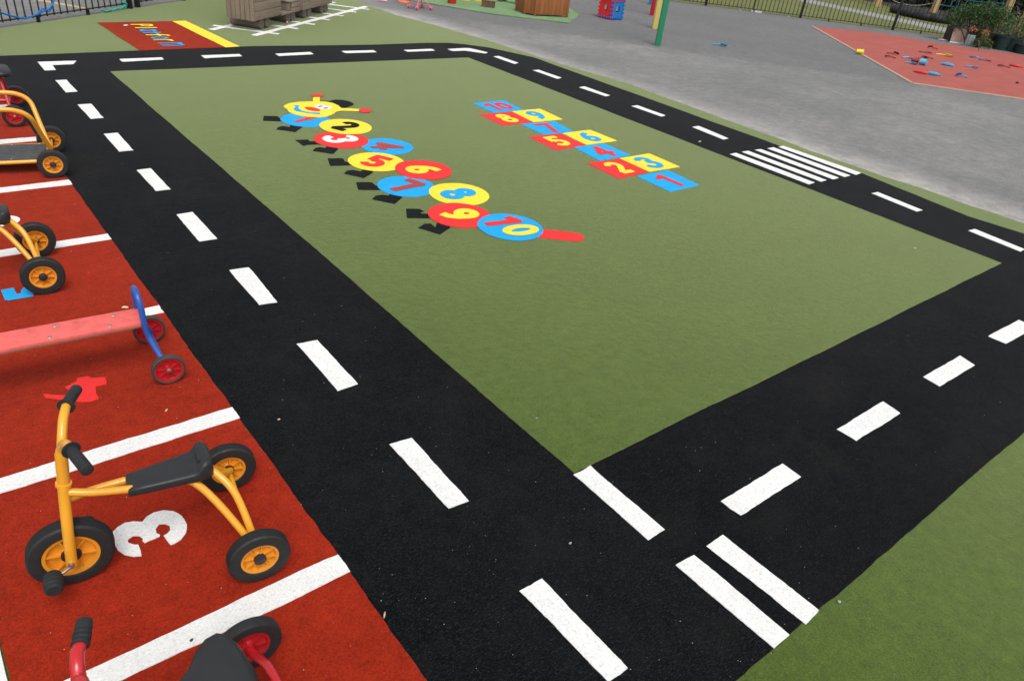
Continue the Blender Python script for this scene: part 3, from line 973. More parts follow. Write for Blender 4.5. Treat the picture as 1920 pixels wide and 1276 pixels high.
def yellow_trike(loc, rz, label, group):
    t = root('tricycle', loc, rz, label, 'tricycle', group)
    bm = bmesh.new()
    tube(bm, [(.496, .010, .378), (.42, .024, .362), (.31, .027, .340)], .0125, 14)
    tube(bm, [(.502, -.004, .340), (.42, -.022, .338), (.31, -.028, .339)], .0125, 14)
    for s in (1, -1):
        tube(bm, [(.20, s * .026, .338), (.145, s * .045, .318), (.085, s * .10, .245), (.0, s * .205, .104)], .0125, 14)
        if s > 0: tube(bm, [(.10, .020, .340), (.075, .045, .335), (.030, .11, .275), (-.004, .205, .112)], .0125, 14)
        else: tube(bm, [(.10, -.020, .330), (.080, -.05, .272), (.042, -.12, .180), (-.004, -.205, .112)], .0125, 14)
    tube(bm, [(0, -.235, .1025), (0, .235, .1025)], .008, 10, smooth=False)
    link('frame', bm, m_ypaint, t)
    # steering: fork, stem and handlebar
    bm = bmesh.new()
    tube(bm, [(.502, 0, .41), (.488, 0, .52), (.482, 0, .535)], .0175, 16, smooth=False)
    for s in (1, -1):
        tube(bm, [(.503, s * .006, .41), (.511, s * .016, .345), (.5195, s * .036, .270), (.527, s * .043, .20), (.536, s * .043, .105)], .0165, 14)
        tube(bm, [(.486, 0, .525), (.477, s * .018, .565), (.466, s * .058, .598), (.456, s * .095, .610), (.448, s * .125, .610), (.425, s * .19, .602)], .0135, 14)
    tube(bm, [(.5035, 0, .402), (.5015, 0, .412)], .0225, 18, smooth=False)
    fork = link('fork_and_handlebar', bm, m_ypaint, t)
    for s in (1, -1):
        bm = bmesh.new()
        tube(bm, [(.4535, s * .108, .611), (.4515, s * .113, .611)], .0255, 20, smooth=False)
        tube(bm, [(.4515, s * .113, .611), (.445, s * .135, .610), (.432, s * .172, .606), (.4215, s * .203, .602), (.4195, s * .209, .6015)], [.0165, .0165, .0175, .0175, .0178, .017, .010], 16)
        link('grip', bm, m_grip, fork)
    bm = bmesh.new()
    tube(bm, [(.536, -.075, .125), (.536, .07, .125)], .009, 12, smooth=False)
    tube(bm, [(.536, .066, .125), (.558, .068, .110), (.585, .070, .106)], .0055, 10, smooth=False)
    tube(bm, [(.536, -.066, .125), (.510, -.068, .127), (.480, -.068, .128)], .0055, 10, smooth=False)
    tube(bm, [(.585, .066, .106), (.588, .128, .106)], .005, 8, smooth=False)
    tube(bm, [(.480, -.060, .128), (.480, -.118, .128)], .005, 8, smooth=False)
    ck = link('crank', bm, m_steel, t)
    for (x, y, z) in ((.590, .096, .106), (.480, -.086, .128)):
        bm = bmesh.new()
        lathe(bm, [(-.036, .0005), (-.036, .020), (-.030, .0255), (-.012, .027), (.012, .027), (.030, .0255), (.036, .020), (.036, .0005)], 24, center=(x, y, z))
        for k in range(3):
            lathe(bm, [(-.018 + k * .018 - .002, .0265), (-.018 + k * .018, .0285), (-.018 + k * .018 + .002, .0265)], 24, center=(x, y, z))
        link('pedal', bm, m_grip, ck)
    st = [(.340, .012, .343, .330), (.339, .038, .350, .324), (.335, .043, .3545, .321), (.29, .049, .357, .322), (.22, .057, .362, .326), (.16, .064, .367, .330),
          (.145, .066, .369, .330), (.135, .067, .3715, .330), (.128, .068, .379, .330), (.117, .068, .398, .330), (.106, .067, .4045, .330), (.097, .064, .4045, .331), (.086, .057, .399, .333), (.081, .042, .385, .334), (.079, .015, .37, .345)]
    seat = link('seat', seat_mesh(st, .35, 28), m_blackp, t, angle=60)
    bm = bmesh.new()
    box(bm, .1115, .1255, -.034, .034, .382, .4005, .003)
    link('lip_recess', bm, m_grip, seat)
    make_wheel(t, (.533, 0, .125), .125, .058, .083, m_yplast, m_tyre, m_blackp, 6, .030, capout=-.004)
    for s in (1, -1):
        make_wheel(t, (0, s * .238, .1025), .1025, .050, .063, m_yplast, m_tyre, m_blackp, 8, .0205)
    return t


GRP = 'yellow tricycles parked on the red bays'
t1 = yellow_trike((.606, 1.985, Z3), R_(171.5), 'complete yellow tricycle with black seat and grips beside the white number 3', GRP)
t2 = copy_tree(t1)
t2.location = (.405, 4.37, Z3)
t2.rotation_euler = (0, 0, R_(174))
prop(t2, 'yellow tricycle cut by the picture edge, its rear tyre on the blue number 5', 'tricycle', GRP)

# ------------------------------------------------------------------ yellow platform trike in the sixth bay
pt = root('platform_tricycle', (.817, 6.16, Z3), R_(170), 'yellow tricycle with a flat grey platform and two curved side rails', 'tricycle')
bm = bmesh.new()
for s in (1, -1):
    tube(bm, [(.006, s * .010, .118), (.030, s * .075, .215), (.055, s * .15, .325), (.072, s * .195, .39), (.10, s * .212, .428), (.14, s * .217, .45), (.20, s * .221, .463), (.40, s * .222, .470), (.60, s * .19, .472), (.72, s * .10, .472), (.76, 0, .472)], .016, 14)
    tube(bm, [(.03, s * .188, .088), (.40, s * .176, .088), (.72, s * .12, .10), (.90, 0, .16)], .014, 12)
tube(bm, [(.03, -.19, .088), (.03, .19, .088)], .013, 12, smooth=False)
tube(bm, [(0, -.27, .098), (0, .27, .098)], .008, 10, smooth=False)
tube(bm, [(.90, 0, .16), (.86, 0, .36), (.78, 0, .47)], .016, 14)
pf = link('frame', bm, m_ypaint, pt)
bm = bmesh.new()
box(bm, .035, .70, -.172, .172, .092, .104, .003)
dk = link('platform', bm, m_deck, pt)
for x in (.08, .25, .42, .6):
    for s in (1, -1):
        bm = bmesh.new()
        lathe(bm, [(.104, .006), (.1065, .005), (.1072, .0005)], 10, axis='z')
        link('screw', bm, m_steel, dk, loc=(x, s * .158, 0))
bm = bmesh.new()
tube(bm, [(.96, 0, .11), (.93, 0, .40), (.90, 0, .55), (.88, .06, .62), (.85, .18, .63)], .016, 14)
tube(bm, [(.90, 0, .55), (.88, -.06, .62), (.85, -.18, .63)], .016, 14)
link('fork_and_handlebar', bm, m_ypaint, pt)
for s in (1, -1):
    make_wheel(pt, (0, s * .285, .098), .098, .055, .062, m_yplast, m_tyre, m_blackp, 8, .020, grooves=False)
make_wheel(pt, (.965, .0, .125), .125, .055, .083, m_yplast, m_tyre, m_blackp, 6, .026)

# ------------------------------------------------------------------ plank trolley in the fourth bay
tl = root('plank_trolley', (.68, 3.21, Z3), R_(176), 'long faded red plank trolley with a worn blue hoop and small red wheels', 'trolley')
bm = bmesh.new()
for (x0, x1) in ((.048, 1.15),):
    box(bm, x0, x1, -.072, .072, .252, .268, .003)
plk = link('plank', bm, [m_plank], tl)
bm = bmesh.new()
box(bm, .050, 1.148, -.0735, .0735, .246, .2522, .0)
link('plank_underside', bm, m_plye, plk)
for x in (.17, .40, .80, 1.02):
    for s in (1, -1):
        bm = bmesh.new()
        lathe(bm, [(.268, .0095), (.2705, .008), (.2715, .0005)], 14, axis='z')
        link('bolt', bm, m_steel, plk, loc=(x + s * .015, s * .044, 0))
for x0, zsg in ((0, 1), (1.2, -1)):
    bm = bmesh.new()
    hp = [(x0, .160, .078), (x0 + zsg * .022, .118, .130), (x0 + zsg * .042, .083, .195), (x0 + zsg * .050, .076, .255), (x0 + zsg * .052, .066, .34), (x0 + zsg * .054, .044, .385), (x0 + zsg * .055, 0, .398)]
    if zsg < 0:
        hp = [(x, y, z if z < .23 else .232) for x, y, z in hp[:4]]
        tube(bm, hp + [(x, -y, z) for x, y, z in hp[::-1]], .0135, 14)
    else:
        tube(bm, hp + [(x, -y, z) for x, y, z in hp[:-1][::-1]], .0135, 14)
    tube(bm, [(x0, -.18, .073), (x0, .18, .073)], .006, 10, smooth=False)
    link('hoop' if zsg > 0 else 'axle_frame', bm, m_bluef, tl)
    for s in (1, -1):
        make_wheel(tl, (x0, s * .192, .073), .073, .030, .062, m_redrim, m_tyre2, m_steel, 8, .010, grooves=False)


# ------------------------------------------------------------------ red tricycles
def red_trike(loc, rz, label, tr_h, r, sx, sz, saddle=True, grip_w=.16, fwd=True, rim=.70):
    t = root('tricycle', loc, rz, label, 'tricycle', 'red tricycles')
    bm = bmesh.new()
    q = 1 if fwd else -.7
    tube(bm, [(0, -tr_h, r), (.004 * q, -tr_h * .82, r + .010), (.03 * q, -tr_h * .5, r + .035), (.036 * q, 0, r + .04), (.03 * q, tr_h * .5, r + .035), (.004 * q, tr_h * .82, r + .010), (0, tr_h, r)], .013, 12)
    for s in (1, -1):
        tube(bm, [(.03, s * tr_h * .5, r + .035), (sx * .7, s * .05, sz - .08), (sx, s * .03, sz - .04)], .0125, 12)
    tube(bm, [(.036, 0, r + .04), (.16, 0, r + .07), (.32, 0, sz - .04), (.44, 0, sz)], .017, 12)
    link('frame', bm, m_redp, t)
    bm = bmesh.new()
    tube(bm, [(.50, 0, r + .03), (.465, 0, .30), (.420, 0, .46), (.408, 0, .55), (.399, 0, .590)], .015, 14)
    for s in (1, -1):
        tube(bm, [(.402, 0, .572), (.398, s * .02, .594), (.394, s * .045, .600), (.386, s * (grip_w - .05), .60), (.371, s * grip_w, .60)], .0145, 14)
    fk = link('fork_and_handlebar', bm, m_redp, t)
    for s in (1, -1):
        bm = bmesh.new()
        tube(bm, [(.3855, s * (grip_w - .052), .60), (.382, s * (grip_w - .040), .60), (.378, s * (grip_w - .028), .60), (.375, s * (grip_w - .016), .60), (.369, s * (grip_w + .004), .60), (.366, s * (grip_w + .014), .60)],
             [.0185, .0195, .0175, .0195, .0175, .0195, .0175, .0185, .0175, .017, .012], 18, n=8)
        link('grip', bm, m_grip, fk)
    if saddle:
        st = [(sx - .115, .02, sz - .035, sz - .055), (sx - .100, .100, sz - .012, sz - .06), (sx - .082, .142, sz + .002, sz - .062), (sx - .06, .157, sz + .008, sz - .06), (sx - .03, .152, sz + .006, sz - .055), (sx + .0, .130, sz + .0, sz - .052),
              (sx + .03, .088, sz - .006, sz - .05), (sx + .07, .060, sz - .012, sz - .05), (sx + .12, .046, sz - .014, sz - .05), (sx + .17, .042, sz - .014, sz - .048), (sx + .20, .030, sz - .020, sz - .046), (sx + .21, .008, sz - .030, sz - .040)]
        link('seat', seat_mesh(st, .8, 28), m_blackp, t, angle=60)
    for s in (1, -1):
        make_wheel(t, (0, s * tr_h, r), r, .040, r * rim, m_redrim, m_tyre, m_steel, 6, .009, grooves=False)
    make_wheel(t, (.51, 0, r + .025), r + .025, .044, (r + .025) * .70, m_redrim, m_tyre, m_steel, 6, .012, grooves=False)
    return t


red_trike((.396, 1.185, Z3), R_(176), 'red tricycle with a broad black saddle at the bottom edge', .262, .098, .158, .362, True, .116, False, .63)
red_trike((.795, 7.47, Z3), R_(170), 'red tricycle at the left edge beyond the platform tricycle', .312, .087, .085, .40)


# ------------------------------------------------------------------ fences
def fence(name, pts, label, spacing, h, postsat, bar_r=.009, ends=(0, 0), group=None, z0=.05, feet=()):
    a, b = pts[0], pts[-1]
    d = (b - a).normalized()
    a = a - d * ends[0]
    b = b + d * ends[1]
    L = (b - a).length
    rz = math.atan2(d.y, d.x)
    r = root(name, (a.x, a.y, 0), rz, label, 'fence', group)
    bm = bmesh.new()
    n = int(L / spacing)
    for i in range(n + 1):
        x = i * spacing
        tube(bm, [(x, 0, z0), (x, 0, h)], bar_r, 6, smooth=False)
    link('bars', bm, m_fence, r)
    for z in (z0 + .02, h - .06):
        bm = bmesh.new()
        box(bm, 0, L, -.018, .018, z - .006, z + .006, 0)
        link('rail', bm, m_fence, r)
    for p in postsat:
        x = (p - a).dot(d)
        bm = bmesh.new()
        box(bm, x - .03, x + .03, -.03, .03, 0, h + .08, .004)
        link('post', bm, m_fence, r)
    for p in feet:
        x = (p - a).dot(d)
        bm = bmesh.new()
        box(bm, x - .014, x + .014, -.02, .02, 0, z0 + .012, .003)
        link('foot', bm, m_fence, r)
    return r


def between(p, q, n): return [p.lerp(q, i / n) for i in range(n + 1)]


fence('railing_fence', [FR[0], FR[-1]], 'tall black railing fence in front of the grass field', .109, 1.25, [FR[1], FR[3], FR[4], FR[1] + (FR[1] - FR[3])], ends=(6, 9), feet=[G(1553, 41), G(1616, 50), G(1733, 66.5), G(1411.7, 21.7)])
fence('railing_fence', [fl[0], fl[3]], 'black railing fence with blue rope at the top left corner', .116, 1.1, [fl[3]], ends=(4, 0), z0=.06, bar_r=.009, feet=[G(76, 43), G(168, 29)])
fence('railing_fence', [G(256, 14.5), fl[4]], 'short black railing fence beyond the gate post near the wooden train', .116, 1.1, [G(257, 14.0)], ends=(0, 2.5), z0=.06, bar_r=.009, feet=[G(346, 2)])

bm = bmesh.new()
fd = (fl[3] - fl[0]).normalized()
fnm = Vector((fd.y, -fd.x, 0)) * .02


def onf(px, py):
    """point of the left fence plane seen at a photo pixel"""
    v = RM @ Vector((px - 960, 638 - py, -FPX))
    n = Vector((-fd.y, fd.x, 0))
    t = (fl[0] - Vector((0, 0, CAMH))).dot(n) / v.dot(n)
    return Vector((0, 0, CAMH)) + v * t


rp = [onf(x / 5.053, y / 5.053) for x, y in [(-90, 90), (0, 120), (60, 140), (130, 158), (205, 175), (270, 160), (340, 135), (400, 105), (450, 85), (480, 50), (495, 15), (500, -30)]]
o0 = rp[4].copy()
tube(bm, [p + fnm - o0 for p in rp], .011, 8)
tube(bm, [p + fnm - o0 for p in [rp[6], rp[7] + Vector((0, 0, .03)), rp[8] + Vector((0, 0, -.03)), rp[9]]], .009, 8)
prop(link('rope', bm, m_ropeb, loc=o0), 'blue rope looped along the top left railing', 'rope')
bm = bmesh.new()
rp = [onf(x / 5.053, y / 5.053) for x, y in [(940, 90), (980, 105), (1020, 88), (1000, 110), (1050, 95), (1090, 70), (1060, 90), (1120, 78), (1150, 50), (1130, 80), (1170, 60), (1165, 30), (1140, 15)]]
o0 = rp[1].copy()
tube(bm, [p + fnm * (1 + (i % 3)) - o0 for i, p in enumerate(rp)], .010, 8)
tube(bm, [rp[1] + fnm - o0, rp[1] + fnm * 2 + Vector((0, 0, -.08)) - o0], .008, 8)
prop(link('rope', bm, m_ropeg, loc=o0), 'green rope tangled in the railing beside the gate post', 'rope')

# yellow line on the playground beyond the left fence
prop(flat('yellow_line', strip(G(60, -2, Z1), G(168, 17, Z1), .09), Z1, m_yline, jit=.01, step=.1), kind='structure')
prop(flat('cyan_line', strip(G(1380, 14.5, Z1), G(1389, 19.5, Z1), .05), Z1, m_cyan), kind='structure')
prop(flat('cyan_line', strip(G(1471, 25, Z1), G(1480, 31.5, Z1), .05), Z1, m_cyan), kind='structure')
prop(flat('white_line', strip(G(1420, 20, Z1), G(1446, 23.3, Z1), .07), Z1, m_wpaint), kind='structure')

# gate latch post in the right fence
gp = root('gate_bolt', G(1412, 22), math.atan2(fdir.y, fdir.x), 'white footed gate drop bolt at the middle of the right fence', 'gate bolt')
bm = bmesh.new()
tube(bm, [(0, 0, 0), (0, 0, .9)], .012, 8, smooth=False)
tube(bm, [(0, -.03, .55), (0, -.09, .56), (0, -.09, .62)], .008, 8)
link('bolt_rod', bm, m_fence, gp)
bm = bmesh.new()
box(bm, -.06, .22, -.08, -.02, 0, .035, .004)
link('foot_block', bm, m_white2, gp)


# ------------------------------------------------------------------ wooden train
tang = math.atan2(1.674, 2.06)
T0 = Vector((4.40, 11.02, Z1))


def planks_side(bm, x0, x1, y, z0, z1, n, th=.022, gap=.006):
    h = (z1 - z0) / n
    for i in range(n):
        box(bm, x0, x1, y - th / 2, y + th / 2, z0 + i * h + gap / 2, z0 + (i + 1) * h - gap / 2, .003)


def planks_up(bm, x, y0, y1, z0, z1, n, th=.022, gap=.006):
    w = (y1 - y0) / n
    for i in range(n):
        box(bm, x - th / 2, x + th / 2, y0 + i * w + gap / 2, y0 + (i + 1) * w - gap / 2, z0, z1, .003)


def log_axle(parent, x, y0, y1, r):
    bm = bmesh.new()
    pr = [(y0, .0005), (y0, r * .93), (y0 + .01, r), ((y0 + y1) / 2, r * .97), (y1 - .01, r), (y1, r * .93), (y1, .0005)]
    lathe(bm, pr, 20, center=(x, 0, r))
    link('log_wheel', bm, m_log, parent)


def carriage(loc, label, cab):
    c = root('wooden_train_engine' if cab else 'wooden_train_carriage', loc, tang, label, 'play train')
    L = 1.22 if cab else 1.05
    y0, y1 = -.05, .38
    zf = .165
    for x in (.02, .19):
        log_axle(c, x, .0, .46, .075)
    for x in ((.82, .99) if cab else (.66, .82)):
        log_axle(c, x, .0, .46, .075)
    bm = bmesh.new()
    for s in (.04, .28):
        box(bm, -.05, L - .15, s, s + .06, .115, .150, .004)
    box(bm, -.23 if cab else -.12, L - .10, y0 + .02, y1 - .02, .150, zf, .003)
    link('chassis', bm, m_train, c)
    if cab:
        bm = bmesh.new()
        planks_up(bm, -.25, y0, y1, .145, .86, 6)
        link('front_panel', bm, m_trainv, c)
        bm = bmesh.new()
        planks_side(bm, -.235, .52, y0 + .01, .15, .86, 6)
        planks_side(bm, -.235, .52, y1 - .01, .15, .86, 6)
        link('side_panel', bm, m_train, c)
        bm = bmesh.new()
        planks_up(bm, .525, y0 + .02, y1 - .02, .165, .86, 6)
        link('rear_panel', bm, m_trainv, c)
        bm = bmesh.new()
        planks_side(bm, .85, L - .10, y0 + .005, .140, .29, 2)
        box(bm, .52, .86, y0 - .005, y0 + .022, .138, .168, .003)
        planks_up(bm, .85, y0 + .02, y1 - .02, .17, .285, 5)
        planks_side(bm, .85, L - .10, y1 - .005, .140, .29, 2)
        box(bm, .82, L - .08, y0 - .01, y1 + .01, .292, .31, .004)
        link('bench_box', bm, m_train, c)
    else:
        bm = bmesh.new()
        planks_up(bm, -.13, y0, y1, .14, .62, 6)
        planks_up(bm, L - .10, y0, y1, .14, .62, 6)
        link('end_panel', bm, m_trainv, c)
        bm = bmesh.new()
        planks_side(bm, -.115, L - .115, y0 + .005, .14, .62, 4)
        planks_side(bm, -.115, L - .115, y1 - .005, .14, .62, 4)
        link('side_panel', bm, m_train, c)
    return c


tu = Vector((math.cos(tang), math.sin(tang), 0))
carriage(T0, 'weathered wooden train engine at the front of the white track', True)
carriage(T0 + tu * 1.36, 'weathered wooden train carriage behind the engine with the bench', False)

# ------------------------------------------------------------------ grass mat and its toys
mt = flat('grass_mat', [G(740, -10, .012), G(763, 0, .012), G(813, 8, .012), G(927, 27, .012), G(1067, 43.5, .012), G(1085.6, 28, .012), G(1069, 17, .012), G(1040, -14, .012)], .018, m_mat, jit=.012, step=.05, skirt=.017)
prop(mt, 'bright green fake grass mat laid on the asphalt', 'mat')
# brown planter box
pb_ = root('storage_box', G(1003, 30.5, .018), math.atan2(G(1062, 33, .018).y - G(1003, 30.5, .018).y, G(1062, 33, .018).x - G(1003, 30.5, .018).x), 'brown stained wooden box with a lid standing on the grass mat', 'box')
wdt = (G(1062, 33) - G(1003, 30.5)).length
bm = bmesh.new()
hh = .38
outl = [(0, 0), (wdt, 0), (wdt, .55), (-.14, .55), (-.14, .19)]
n = len(outl)
for i in range(n):
    a, b = Vector((*outl[i], 0)), Vector((*outl[(i + 1) % n], 0))
    L = (b - a).length
    ang = math.atan2((b - a).y, (b - a).x)
    k = max(2, int(L / .09))
    for j in range(k):
        Mx = Matrix.Translation(a) @ Matrix.Rotation(ang, 4, 'Z')
        box(bm, L * j / k + .002, L * (j + 1) / k - .002, 0, .016, .03, hh - .03, .002, Mx)
link('slatted_side', bm, m_box, pb_)
for i in range(n):
    bm = bmesh.new()
    box(bm, -.02, .02, -.016, .024, 0, hh - .012, .003)
    link('corner_post', bm, m_box, pb_, loc=(*outl[i], 0))
bm = bmesh.new()
vs0 = [bm.verts.new((x * 1.03 - .01, y * 1.03 - .02, hh - .012)) for x, y in outl]
vs1 = [bm.verts.new((x * 1.03 - .01, y * 1.03 - .02, hh + .012)) for x, y in outl]
bm.faces.new(vs1)
bm.faces.new(vs0[::-1])
for i in range(n): bm.faces.new((vs0[i], vs0[(i + 1) % n], vs1[(i + 1) % n], vs1[i]))
link('lid', bm, m_box, pb_, smooth=False)
# wooden block
p, q = G(902, 12.5, .018), G(926, 16, .018)
wb = root('wooden_block', p, math.atan2(q.y - p.y, q.x - p.x), 'dark wooden block lying on the grass mat', 'block')
bm = bmesh.new()
L = (q - p).length
for i in range(6):
    box(bm, L * i / 6 + .002, L * (i + 1) / 6 - .002, 0, .10, 0, .115, .003)
link('slats', bm, m_crate, wb, smooth=False)
bm = bmesh.new()
box(bm, -.004, L + .004, -.006, .106, .115, .126, .003)
link('top', bm, m_crate, wb, smooth=False)
# red tub, yellow toys
bm = bmesh.new()
lathe(bm, [(0, .0005), (0, .082), (.01, .087), (.17, .10), (.175, .108), (.19, .108), (.19, .098), (.17, .095), (.02, .08), (.02, .0005)], 28, axis='z')
prop(link('tub', bm, m_tred, loc=G(847, 6.5, .018)), 'red round tub standing on the grass mat', 'tub')
for k, (px, py, w, l) in enumerate(((873, 1.5, .20, 'yellow ridged toy nearest the red tub'), (896, 2.5, .15, 'yellow ridged toy nearest the wooden block'))):
    r = root('toy_tray', G(px, py, .018), R_(-35), l, 'toy', 'yellow toys on the grass mat')
    bm = bmesh.new()
    box(bm, -w / 2, w / 2, -.06, .06, 0, .05, .012)
    link('tray', bm, m_tyel, r)
    bm = bmesh.new()
    for i in range(4):
        x = -w / 2 + w * (i + .5) / 4
        tube(bm, [(x, -.05, .052), (x, .05, .052)], .012, 8, smooth=False)
    link('ridge', bm, m_tyel, r)
# wooden wheeled toy
wa, wbp = G(937, 3.5, .018), G(972, 9.5, .018)
wt = root('wheeled_toy', (wa + wbp) / 2, math.atan2((wbp - wa).y, (wbp - wa).x), 'wooden wheeled toy with a yellow stick behind the grass mat block', 'toy')
dL = (wbp - wa).length / 2
for x in (-dL, dL):
    for y in (0, .26):
        bm = bmesh.new()
        lathe(bm, [(-.02, .0005), (-.02, .03), (-.024, .05), (-.02, .085), (0, .092), (.02, .085), (.024, .05), (.02, .03), (.02, .0005)], 24, center=(0, 0, 0))
        wv = link('wheel', bm, m_crate, wt, loc=(x, y, .092))
        bm = bmesh.new()
        lathe(bm, [(-.026, .0005), (-.026, .055), (.026, .055), (.026, .0005)], 20)
        lathe(bm, [(-.032, .0005), (-.032, .016), (.032, .016), (.032, .0005)], 12)
        link('rim', bm, m_toywood, wv)
bm = bmesh.new()
box(bm, -dL, dL, .06, .20, .10, .13, .004)
for x in (-dL, dL): tube(bm, [(x, 0, .092), (x, .26, .092)], .01, 8, smooth=False)
link('chassis', bm, m_toywood, wt)
bm = bmesh.new()
tube(bm, [(-dL * .4, .02, .125), (dL * .9, .03, .105)], .014, 8, smooth=False)
link('yellow_stick', bm, m_tyel, wt)

# pink toy buggy
bw = [G(767, 16), G(782, 19.5), G(792, 15), G(808, 19.5)]
cb = (bw[0] + bw[1] + bw[2] + bw[3]) / 4
bgy = root('toy_pushchair', (cb.x, cb.y, 0), 0, 'pink toy pushchair standing on the asphalt in front of the mat', 'toy pushchair')
for p in bw:
    d = p - cb
    bm = bmesh.new()
    for s in (-.018, .018):
        lathe(bm, [(-.008, .0005), (-.008, .03), (0, .036), (.008, .03), (.008, .0005)], 18, center=(0, s, 0))
    wv = link('wheel', bm, m_pink, bgy, loc=(d.x, d.y, .037), rot=(0, 0, .6))
bm = bmesh.new()
dd = [p - cb for p in bw]
for a, b in ((0, 3), (1, 2)):
    A, B = dd[a], dd[b]
    tube(bm, [(A.x, A.y, .045), (B.x * 1.05, B.y * 1.05 + .02, .55)], .009, 8, smooth=False)
    tube(bm, [(B.x, B.y, .045), (A.x * 1.0, A.y * 1.0, .42)], .009, 8, smooth=False)
tube(bm, [(dd[0].x, dd[0].y, .16), (dd[1].x, dd[1].y, .16)], .007, 8, smooth=False)
tube(bm, [(dd[3].x * 1.05, dd[3].y * 1.05, .55), (dd[2].x * 1.05, dd[2].y * 1.05 + .04, .55)], .012, 8, smooth=False)
link('frame', bm, m_pink, bgy)
bm = bmesh.new()
vs = [bm.verts.new(v) for v in ((dd[0].x, dd[0].y, .26), (dd[1].x, dd[1].y, .26), (dd[3].x * .4, dd[3].y * .4, .20), (dd[2].x * .4, dd[2].y * .4, .20), (dd[3].x * .9, dd[3].y * .9, .48), (dd[2].x * .9, dd[2].y * .9, .48))]
bm.faces.new((vs[0], vs[1], vs[2], vs[3]))
bm.faces.new((vs[3], vs[2], vs[4], vs[5]))
bmesh.ops.solidify(bm, geom=bm.faces[:], thickness=.012)
link('seat_cloth', bm, m_pinkl, bgy, smooth=False)
# orange disc base left of it
bm = bmesh.new()
lathe(bm, [(0, .0005), (0, .115), (.012, .12), (.03, .11), (.035, .06), (.20, .03), (.21, .0005)], 28, axis='z')
prop(link('marker_cone', bm, m_orange, loc=G(757, 5)), 'orange marker cone with a wide base beside the pink pushchair', 'cone')
# pink slipper and the dark plate it lies against
bm = bmesh.new()
st = [(-.12, .01, .02, .0), (-.11, .035, .035, .0), (-.05, .045, .055, .0), (.02, .042, .045, .0), (.08, .048, .03, .0), (.12, .035, .022, .0), (.13, .01, .012, .0)]
bm = seat_mesh(st, .8, 16)
prop(link('slipper', bm, m_pinkl, loc=G(714, 2.5), rot=(0, 0, -.4)), 'pale pink plastic slipper lying on the asphalt at the top edge', 'slipper')


# ------------------------------------------------------------------ interlocking cube
def panel(mask, cell, th):
    bm = bmesh.new()
    n = len(mask)
    ok = lambda i, j: 0 <= i < n and 0 <= j < n and mask[i][j]
    h = n * cell / 2
    cache = {}

    def V(i, j, k):
        if (i, j, k) not in cache: cache[(i, j, k)] = bm.verts.new((i * cell - h, j * cell - h, k * th / 2))
        return cache[(i, j, k)]
    for i in range(n):
        for j in range(n):
            if not mask[i][j]: continue
            bm.faces.new([V(i, j, 1), V(i + 1, j, 1), V(i + 1, j + 1, 1), V(i, j + 1, 1)])
            bm.faces.new([V(i, j + 1, -1), V(i + 1, j + 1, -1), V(i + 1, j, -1), V(i, j, -1)])
            for (di, dj, a, b) in ((-1, 0, (i, j + 1), (i, j)), (1, 0, (i + 1, j), (i + 1, j + 1)), (0, -1, (i, j), (i + 1, j)), (0, 1, (i + 1, j + 1), (i, j + 1))):
                if not ok(i + di, j + dj):
                    bm.faces.new([V(*a, -1), V(*b, -1), V(*b, 1), V(*a, 1)])
    return bm


NC = 11
mask = [[1] * NC for _ in range(NC)]
for i in range(NC):
    for j in range(NC):
        if 4 <= i <= 6 and 4 <= j <= 6: mask[i][j] = 0
        if (i in (0, NC - 1) and j % 2 == 0) or (j in (0, NC - 1) and i % 2 == 0): mask[i][j] = 0
cs = .345
cell = cs / 9
cu = root('interlocking_cube', (12.25, 11.68, 0), R_(3), 'red and blue plastic cube of interlocking toothed panels', 'toy cube')
hc = cs / 2
zc0 = hc + cell
for nm, loc, rot, m in (('panel', (0, hc, zc0), (R_(90), 0, R_(90)), m_cred2), ('panel', (hc, 0, zc0), (R_(90), 0, 0), m_cblue2),
                        ('panel', (cs, hc, zc0), (R_(90), 0, R_(90)), m_cblue2), ('panel', (hc, cs, zc0), (R_(90), 0, 0), m_cred2),
                        ('panel', (hc, hc, zc0 + hc), (0, 0, 0), m_cred2), ('panel', (hc, hc, zc0 - hc + .004), (0, 0, 0), m_cblue2)):
    o = link(nm, panel(mask, cell, .028), m, cu, smooth=False, loc=loc, rot=rot)
    o['label'] = ('red' if m is m_cred2 else 'blue') + ' toothed panel'

# ------------------------------------------------------------------ coloured posts
for (nm, m, px, py, lab) in (('green', m_pgreen, 1232.5, 86, 'green square post nearest the road, tallest in the picture'), ('yellow', m_pyel, 1227, 54, 'pale yellow square post between the green and the red post'),
                             ('red', m_pred, 1221.5, 29, 'red square post behind the yellow one'), ('blue', m_pblue, 1219.5, 9, 'blue square post farthest back in the row')):
    p = G(px, py)
    r = root('shelter_post', p, R_(-42), lab, 'post', 'coloured posts in a row')
    w = {'green': .050, 'yellow': .050, 'red': .045, 'blue': .045}[nm]
    bm = bmesh.new()
    box(bm, -w, w, -w, w, 0, 2.6, .006)
    link('shaft', bm, m, r)
    bm = bmesh.new()
    box(bm, -w - .004, w + .004, -w - .004, w + .004, 2.6, 2.63, .004)
    link('cap', bm, m, r)


